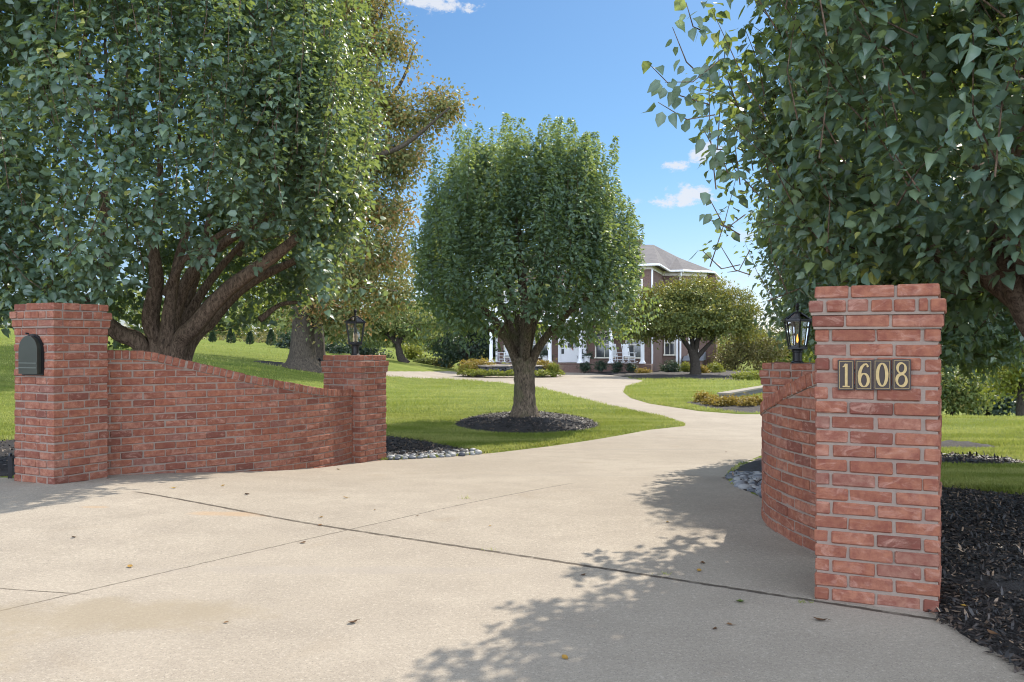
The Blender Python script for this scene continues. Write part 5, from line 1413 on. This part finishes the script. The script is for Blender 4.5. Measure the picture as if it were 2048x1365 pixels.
# retaining wall with pale cap
a_, b_ = P(1447, 801), P(1527, 787)
b_ = (a_[0] + (b_[0] - a_[0]) * 1.6, a_[1] + (b_[1] - a_[1]) * 1.6)
t = thing('retaining_wall', 'low garden wall with a pale flat stone cap edging the raised lawn', 'wall', (a_[0], a_[1], h1(*a_)))
L_ = math.hypot(b_[0] - a_[0], b_[1] - a_[1]); an = math.atan2(b_[1] - a_[1], b_[0] - a_[0]); mid = ((a_[0] + b_[0]) / 2, (a_[1] + b_[1]) / 2)
zt = h1(*a_) + .16
wb = MB(); wb.box((mid[0], mid[1], zt - .25), (L_, .26, .5), an); wb.build('wall_body', M['flag_stone'], t)
wc = MB(); wc.box((mid[0], mid[1], zt + .027), (L_ + .05, .36, .05), an); wc.build('cap', M['cap_stone'], t)

# ------------------------------------------------------------------ background planting
def px_tree(name, label, cat, base_px, Y, ells, n, leaf, mat, seed, trunk_r=.15, bark='dark_bark', clump=.8, group=None, tpts=None, z0=None):
    t, s = (base_px[0] - 1024) / F, 0
    x = t * Y; z = h1(x, Y) if z0 is None else z0
    tb = MB()
    top = ells[0]
    pts = [(x, Y, z - .1)] + ([tuple(Wp(px, py, Y)) for px, py in tpts] if tpts else [tuple(Wp(base_px[0], (base_px[1] + top[1]) / 2, Y))]) + [tuple(Wp(top[0], top[1], Y))]
    limb(tb, pts, trunk_r, trunk_r * .35, 8, rg)
    for e_ in ells[1:]:
        limb(tb, [pts[-2], tuple((np.array(pts[-2]) + np.array(Wp(e_[0], e_[1], Y))) / 2 + (0, 0, .2)), tuple(Wp(e_[0], e_[1], Y))], trunk_r * .5, trunk_r * .15, 6, rg)
    return far_tree(name, label, cat, (x, Y, z), [ell_px(*e_, Y, .9) for e_ in ells], n, leaf, M[mat], seed, tb, M[bark], clump, group, shell=.3)
px_tree('shade_tree', 'leaning dark-trunked tree behind the drive, left of the planted island', 'tree', (812, 738), 58, [(790, 650, 60, 30), (750, 660, 44, 34), (830, 650, 54, 34), (790, 620, 60, 28), (740, 640, 30, 40)], 7000, .20, 'wood_leaf', 130, .34, tpts=[(802, 715), (796, 690)])
px_tree('ornamental_tree', 'small bright yellow-green tree beyond the drive', 'tree', (823, 733), 66, [(825, 708, 16, 14), (815, 700, 10, 8), (835, 712, 12, 8)], 1300, .17, 'lime_leaf', 131, .12)
px_tree('evergreen_tree', 'broad dark evergreen tree at the left end of the house', 'tree', (930, 738), 60, [(930, 690, 62, 46), (975, 680, 48, 52), (890, 700, 34, 30), (960, 650, 40, 40), (1000, 670, 30, 60)], 7500, .20, 'dark_leaf', 132, .3)
px_tree('bushy_tree', 'rounded blue-green bush behind the candle lantern', 'tree', (722, 728), 62, [(724, 690, 30, 36), (700, 700, 22, 26), (745, 702, 22, 26)], 3000, .19, 'dark_leaf', 133, .15)
for k, (px, py, rx_, ry_, Y, mat, lab) in enumerate(((582, 688, 22, 24, 60, 'dark_leaf', 'dark blue-green bush left of the flared oak trunk'), (668, 706, 22, 18, 58, 'dark_leaf', 'dark low bush between the oak trunks and the candle lantern'), (770, 725, 20, 14, 62, 'dark_leaf', 'low grey-green bush behind the lower left pillar'), (852, 728, 20, 12, 62, 'wood_leaf', 'grey-green shrub at the edge of the far lawn'), (885, 730, 16, 10, 62, 'brown_leaf', 'low brownish shrub left of the dark evergreen'))):
    e_ = ell_px(px, py, rx_, ry_, Y); far_tree('lawn_bush', lab, 'shrub', (e_[0], e_[1], h1(e_[0], e_[1])), [e_], 1700, .16, M[mat], 140 + k, clump=.4, part='foliage', stems=8, group='bushes at the edge of the far lawn')
# row of young conifers on the left lawn
for k, (px, pb_, pt_) in enumerate(((425, 694, 674), (462, 697, 671), (500, 700, 678), (542, 704, 676), (383, 691, 671), (345, 689, 668))):
    Y = 64.0; x = (px - 1024) / F * Y; z0 = h1(x, Y); hh = (pb_ - pt_) / F * Y * 1.12
    g = np.random.default_rng(150 + k); n = 900
    u = g.random(n) ** .8; a = g.uniform(0, 2 * PI, n); r = (1 - u) ** .7 * .3 * (hh / .9) * g.uniform(.5, 1.05, n) * np.minimum(1, .55 + u * 4)
    th = thing('young_conifer', ['small cone-shaped conifer on the far lawn, second from the leaning stem', 'small cone-shaped conifer on the far lawn, third of its row', 'small cone-shaped conifer on the far lawn under the hanging leaves', 'small cone-shaped conifer on the far lawn nearest the dark bush', 'small cone-shaped conifer on the far lawn right beside the leaning stem', 'small cone-shaped conifer on the far lawn behind the tree stems'][k], 'conifer', (x, Y, z0), 0, 'row of young conifers on the far lawn')
    O = np.stack([x + r * np.cos(a), Y + r * np.sin(a), z0 + .05 + u * hh], -1)
    put('foliage', leaves_mesh('foliage', O, np.stack([np.cos(a), np.sin(a), np.full(n, .9)], -1), rnd_dirs(g, n), np.full(n, .12), g, False, g.random(n)), M['dark_leaf'], th)
    b = MB(); b.tube([(x, Y, z0 - .05), (x, Y, z0 + hh * .9)], [.04, .01], 5); b.build('trunk', M['dark_bark'], th)
# right of the house
px_tree('crape_myrtle', 'large bronze-green shrub filling the gap right of the house', 'shrub', (1470, 752), 60, [(1470, 710, 40, 44), (1500, 690, 34, 40), (1450, 730, 26, 28), (1520, 720, 34, 36), (1545, 690, 28, 34), (1490, 665, 30, 22)], 7500, .16, 'brown_leaf', 160, .12)
px_tree('hedgerow_tree', 'yellow-green tree far behind the gas-lit lantern', 'tree', (1560, 745), 80, [(1560, 690, 40, 36), (1600, 690, 40, 46), (1530, 700, 26, 30), (1590, 720, 60, 30)], 4500, .26, 'lime_leaf', 161, .25)
for k, (px, pyb, Y, ells, mat, lab) in enumerate((
        (1905, 850, 34, [(1905, 775, 40, 40), (1880, 790, 30, 36), (1930, 790, 34, 30)], 'wood_leaf', 'pale hazy tree beyond the crest of the right lawn, beside the pillar'),
        (1975, 860, 38, [(1975, 790, 44, 34), (1950, 800, 30, 24), (2010, 795, 40, 30)], 'dark_leaf', 'dark rounded bush beyond the crest of the right lawn'),
        (2040, 850, 30, [(2040, 750, 44, 50), (2070, 720, 60, 60), (2010, 770, 26, 26)], 'lime_leaf', 'golden-green tree at the right edge beyond the lawn crest'),
        (1850, 850, 44, [(1850, 740, 60, 60), (1800, 740, 60, 60), (1900, 720, 60, 60)], 'wood_leaf', 'green tree beyond the right lawn, mostly behind the number pillar'),
        (1960, 850, 52, [(1960, 710, 90, 70), (2060, 680, 80, 80), (1900, 740, 60, 40)], 'wood_leaf', 'broad hazy green tree standing furthest behind the right lawn'))):
    px_tree('meadow_tree', lab, 'tree', (px, pyb), Y, ells, 4200, .15 * Y / 34, mat, 170 + k, .16, group='trees beyond the right lawn')
# far woods and the boundary hedge
def woods(name, px0, px1, Y, top, bot, n, leaf, mat, seed, z0=None):
    g = np.random.default_rng(seed); O, RN = [], []
    for i in range(n // 40):
        px = g.uniform(px0, px1); t = top(px); py = g.uniform(t, bot); Yk = Y * g.uniform(.93, 1.1)
        p = np.array(Wp(px, py, Yk)); k = Y / F
        O.append(p + g.normal(0, 1, (40, 3)) * np.array((14, 14, 8)) * k); RN.append(np.clip(g.random(40) * .6 + g.normal(.2, .17), 0, 1))
    O, RN = np.concatenate(O), np.concatenate(RN); m = len(O)
    o = put(name, leaves_mesh(name, O, rnd_dirs(g, m), rnd_dirs(g, m) + np.array((0, -.4, .5)), np.full(m, leaf), g, False, RN), M[mat]); o['kind'] = 'stuff'
woods('far_woods', -400, 700, 120, lambda p: 610 + 20 * math.sin(p * .02) + 12 * math.sin(p * .07), 690, 9000, 1.0, 'wood_leaf', 181)
woods('far_woods', 560, 1020, 110, lambda p: 600 + 22 * math.sin(p * .025), 735, 9000, .8, 'wood_leaf', 182)
woods('far_woods', 1380, 2600, 130, lambda p: 668 + 14 * math.sin(p * .02) + 7 * math.sin(p * .06), 745, 9000, .9, 'wood_leaf', 183)
woods('boundary_hedge', -200, 600, 82, lambda p: 676 + 3 * math.sin(p * .1), 690, 5000, .3, 'brown_leaf', 184)

# ------------------------------------------------------------------ river stones along the two beds
def pebble(seed):
    g = np.random.default_rng(seed); mb = MB()
    n, m = 9, 6; ph = g.uniform(0, 6, 4)
    prof = []
    for j in range(m):
        b = -PI / 2 + PI * (j + .5) / m
        for k in range(n):
            a = 2 * PI * k / n; r = math.cos(b) * (1 + .12 * math.sin(2 * a + ph[0]) + .08 * math.sin(3 * a + ph[1] + b))
            prof.append((r * math.cos(a), r * .72 * math.sin(a), .48 * math.sin(b)))
    ff = [(j * n + k, j * n + (k + 1) % n, (j + 1) * n + (k + 1) % n, (j + 1) * n + k) for j in range(m - 1) for k in range(n)]
    ff += [tuple(range(n - 1, -1, -1)), tuple((m - 1) * n + k for k in range(n))]
    mb.add(prof, ff, g.random()); me = mb.mesh('river_stone', True); me.materials.append(M['stone']); return me
pebs = [pebble(200 + k) for k in range(10)]
g = random.Random(9)
def lay_stones(poly, n, size, label, group, keep=None):
    p = np.array(poly); lo, hi = p.min(0), p.max(0); placed = []
    tries = 0
    while len(placed) < n and tries < 20000:
        tries += 1
        x, y = g.uniform(lo[0], hi[0]), g.uniform(lo[1], hi[1]); s = size * g.uniform(.7, 1.25)
        if sdf(poly, np.array([x]), np.array([y]))[0] > -.01: continue
        if keep and not keep(x, y): continue
        if any(math.hypot(x - a, y - b) < (s + c) * .72 for a, b, c in placed): continue
        placed.append((x, y, s))
    for x, y, s in placed:
        o = bpy.data.objects.new('river_stone', g.choice(pebs)); COL.objects.link(o)
        o.location = (x, y, h1(x, y) + s * .26); o.scale = (s, s, s * g.uniform(.8, 1.15)); o.rotation_euler = (g.uniform(-.2, .2), g.uniform(-.2, .2), g.uniform(0, 6.28))
        tag(o, label, 'stone', group)
strip = [P(775, 921), P(900, 914.5), P(962, 909.5), P(955, 904), P(900, 905), P(840, 907), P(776, 908)]
lay_stones(strip, 115, .062, 'smooth grey river stone in the strip between dark mulch and drive', 'river stones beside the lower left pillar')
lay_stones(stone_r, 150, .055, 'smooth grey river stone in the curved pocket beside the steep-coped wall', 'river stones at the foot of the right wall', lambda x, y: 1024 + F * x / y < 1530)

# ------------------------------------------------------------------ fallen leaves on the concrete
def dry_leaf(seed):
    g = np.random.default_rng(seed); mb = MB(); c = g.random() * .85
    w_ = [0, .28, .36, .26, 0]; pts = []
    for i, a in enumerate(w_):
        y = i / 4 - .5; z = .10 * math.cos(i * 1.1 + g.uniform(0, 1)) ; pts.append([(-a, y, z + .16 * abs(a) + g.uniform(0, .05)), (0, y, z), (a, y, z + .2 * abs(a) + g.uniform(0, .05))])
    vv = [q for r_ in pts for q in r_]; zmin = min(q[2] for q in vv); vv = [(x, y, z - zmin) for x, y, z in vv]
    mb.add(vv, [(i * 3 + j, i * 3 + j + 1, i * 3 + j + 4, i * 3 + j + 3) for i in range(4) for j in range(2)], c)
    mb.tube([(0, .5, vv[13][2]), (.05, .75, .06)], .02, 4, True, c)
    me = mb.mesh('fallen_leaf', True); me.materials.append(M['dead_leaf']); return me
dl = [dry_leaf(300 + k) for k in range(6)]
for x in (0, 1):
    for v in dl[x].attributes['rnd'].data: v.value = (.80, 1.0)[x]
LV = [(1641, 1243, .075, 3, 'curled brown leaf on the concrete in front of the house number pillar'), (1480, 1206, .07, 1, 'green fallen leaf on the concrete left of the house number pillar'),
      (348, 977, .06, 0, 'yellow fallen leaf on the drive below the sweeping wall'), (446, 973, .05, 2, None), (494, 990, .07, 4, None), (692, 997, .06, 5, None), (706, 1247, .06, 3, 'small crumpled brown leaf alone on the open concrete'), (640, 1052, .045, 4, None), (642, 1036, .05, 2, None), (606, 1087, .05, 3, None), (260, 1135, .05, 5, None), (148, 1076, .05, 4, None), (1405, 1128, .05, 3, None), (1398, 1143, .045, 5, None), (1335, 1046, .045, 2, None), (1460, 1252, .04, 4, None), (1430, 1260, .04, 3, None), (1130, 1318, .045, 5, None), (750, 1021, .03, 2, None), (452, 1247, .03, 4, None), (980, 1053, .03, 5, None), (835, 1033, .03, 3, None), (1452, 905, .05, 4, None), (676, 940, .07, 2, None), (575, 938, .05, 5, None), (1166, 1152, .045, 3, None)]
LV += [(px, py, .06, k, 'dry curled leaf lying on the dark mulch beside the number pillar') for px, py, k in ((1992, 1088, 3), (1918, 1018, 5), (2012, 1140, 4), (1928, 1236, 2), (1985, 1292, 3))]
for px, py, s, k, lab in LV:
    s *= .78
    x, y = P(px, py); o = bpy.data.objects.new('fallen_leaf', dl[k]); COL.objects.link(o); o.location = (x, y, h1(x, y) + .003); o.scale = (s, s, s); o.rotation_euler = (g.uniform(-.1, .1), g.uniform(-.1, .1), g.uniform(0, 6.28))
    tag(o, lab or 'tiny dry brown leaf scrap scattered on the pale concrete drive', 'leaf', 'fallen leaves on the mulch' if lab and 'mulch' in lab else 'fallen leaves on the concrete')
    if lab and 'mulch' in lab: o.location.z += .045
# chipped mulch on the near bed, and loose mulch on the others
def chips(poly, n, size, seed, rise=.03, lim=None):
    g = np.random.default_rng(seed); p = np.array(poly); lo, hi = p.min(0), p.max(0)
    X, Y = g.uniform(lo[0], hi[0], n * 3), g.uniform(lo[1], hi[1], n * 3); d = sdf(poly, X, Y); k = d < .05 * (g.random(n * 3) ** 3)
    if lim is not None: k &= lim(X, Y)
    X, Y, d = X[k][:n], Y[k][:n], d[k][:n]; m = len(X)
    Z = H(X, Y) + .012 + rise * (1 - np.exp(d / .5)) + g.uniform(0, .022, m) * np.clip(-d * 6, .2, 1)
    A = rnd_dirs(g, m) * np.array((1, 1, .35)); N = rnd_dirs(g, m) * .6 + np.array((0, 0, 1))
    return np.stack([X, Y, Z], -1), A, N, size * g.uniform(.4, 1.3, m), np.clip(g.random(m) ** 1.3, 0, 1)
parts = [chips(mulch_r, 60000, .036, 400, .03, lambda X, Y: (X / Y > .42) & (X / Y < .75)), chips(mulch_p, 5000, .045, 401, .05), chips(mulch_l, 2500, .06, 402, .07, lambda X, Y: X / Y < -.5), chips(mulch_c, 8000, .045, 403, .14), chips(mulch_2, 1800, .06, 404, .1), chips(stone_r, 300, .05, 405, 0)]
CH = [np.concatenate(x) for x in zip(*parts)]
o = put('mulch_chips', leaves_mesh('mulch_chips', CH[0], CH[1], CH[2], CH[3], np.random.default_rng(1), False, CH[4], (NEEDLE_V * (1.1, 1, 1), NEEDLE_T)), M['chips']); o['kind'] = 'stuff'

# ------------------------------------------------------------------ lawn grass
def grass(n, region, hgt, seed, wid=1.0):
    g = np.random.default_rng(seed)
    px = g.uniform(region[0], region[1], n * 2); lo, hi = region[2], region[3]
    Y = (lo ** -1.0 + (hi ** -1.0 - lo ** -1.0) * g.random(n * 2)) ** -1.0 if region[4] else g.uniform(lo, hi, n * 2)
    X = (px - 1024) / F * Y
    k = sdf(drive_s, X, Y) > .0
    for b in beds: k &= sdf(b, X, Y) > -.03
    X, Y = X[k][:n], Y[k][:n]; m = len(X)
    Z = lawn_z(X, Y) - .01
    A = rnd_dirs(g, m) * .55 + np.array((0, 0, 1)); N = rnd_dirs(g, m)
    cl = .5 + .28 * np.sin(X * 2.1 + 1.3 * np.sin(Y * 1.7)) + .22 * np.sin(Y * 2.9 + X)
    edge = np.exp(-np.maximum(0, sdf(drive_s, X, Y)) / .22) * (.35 + .65 * (np.sin(X * 3.7 + Y * 1.9) > -.2))
    return np.stack([X, Y, Z], -1), A, N, hgt * g.uniform(.5, 1.3, m) * (.8 + .45 * cl) * np.maximum(1, Y / 14) ** .5, np.clip(g.random(m) * .6 + cl * .3 + (g.random(m) < .03) * .4 + edge * g.random(m) * .55, 0, 1)
parts = [grass(60000, (1860, 2120, 6.6, 19.5, True), .042, 500), grass(66000, (740, 1400, 10.8, 20, True), .043, 501), grass(26000, (740, 1400, 20, 44, True), .05, 502), grass(9000, (-40, 60, 8.5, 40, True), .045, 503), grass(16000, (330, 720, 14, 60, True), .05, 504), grass(16000, (1230, 1560, 20, 46, True), .05, 505), grass(2500, (1440, 1540, 8, 10.5, True), .035, 506)]
GR = [np.concatenate(x) for x in zip(*parts)]
BL = np.array([(-.06, 0, 0), (.06, 0, 0), (.045, .55, .04), (0, 1, .18), (-.045, .55, .04)], float)
o = put('grass', leaves_mesh('grass', GR[0], GR[1], GR[2], GR[3], np.random.default_rng(2), False, GR[4], (BL * (1.5, 1, 1), NEEDLE_T)), M['grass']); o['kind'] = 'stuff'
# weeds in the joints
g2 = np.random.default_rng(9)
for px, py, lab in ((932, 998, 'tiny grass weed sprouting from the thin concrete joint'), (1327, 1150, 'ragged dry weed in the long joint within the leaf shade'), (980, 1101, 'small dry weed in the sunlit part of the long joint'), (1610, 1206, 'little green weed at the foot of the house number pillar')):
    x, y = P(px, py); th = thing('joint_weed', lab, 'weed', (x, y, h1(x, y)), 0, 'weeds in the concrete joints'); m = 16
    O = np.stack([x + g2.normal(0, .03, m), y + g2.normal(0, .012, m), np.full(m, h1(x, y) - .002)], -1)
    put('blade', leaves_mesh('blade', O, rnd_dirs(g2, m) * .7 + np.array((0, 0, .8)), rnd_dirs(g2, m), (.042 if px == 932 else .026) * g2.uniform(.5, 1.1, m), g2, False, .5 + .5 * g2.random(m), (BL, NEEDLE_T)), M['grass'], th)

# small ironwork in the beds
x, y = -.5575 * 8.02, 8.02
t = thing('ground_stake', 'short black stake standing in the mulch beside the mailbox pillar', 'stake', (x, y, h1(x, y)))
b = MB(); b.box((x, y, h1(x, y) + .09), (.035, .02, .24), .4); b.tube([(x, y, h1(x, y) + .20), (x + .005, y, h1(x, y) + .225)], [.02, .012], 6); b.build('post', M['black_metal'], t)
x, y = P(639, 743)
t = thing('path_light', 'small black path light on the lawn beside the oak roots', 'garden light', (x, y, h1(x, y)))
b = MB(); b.tube([(x, y, h1(x, y) - .05), (x, y, h1(x, y) + .42)], .02, 8); b.build('post', M['black_metal'], t)
b = MB(); b.lathe([(.09, .40), (.10, .41), (.03, .49), (.01, .51)], (x, y, h1(x, y)), n=10); b.build('shade', M['black_metal'], t)
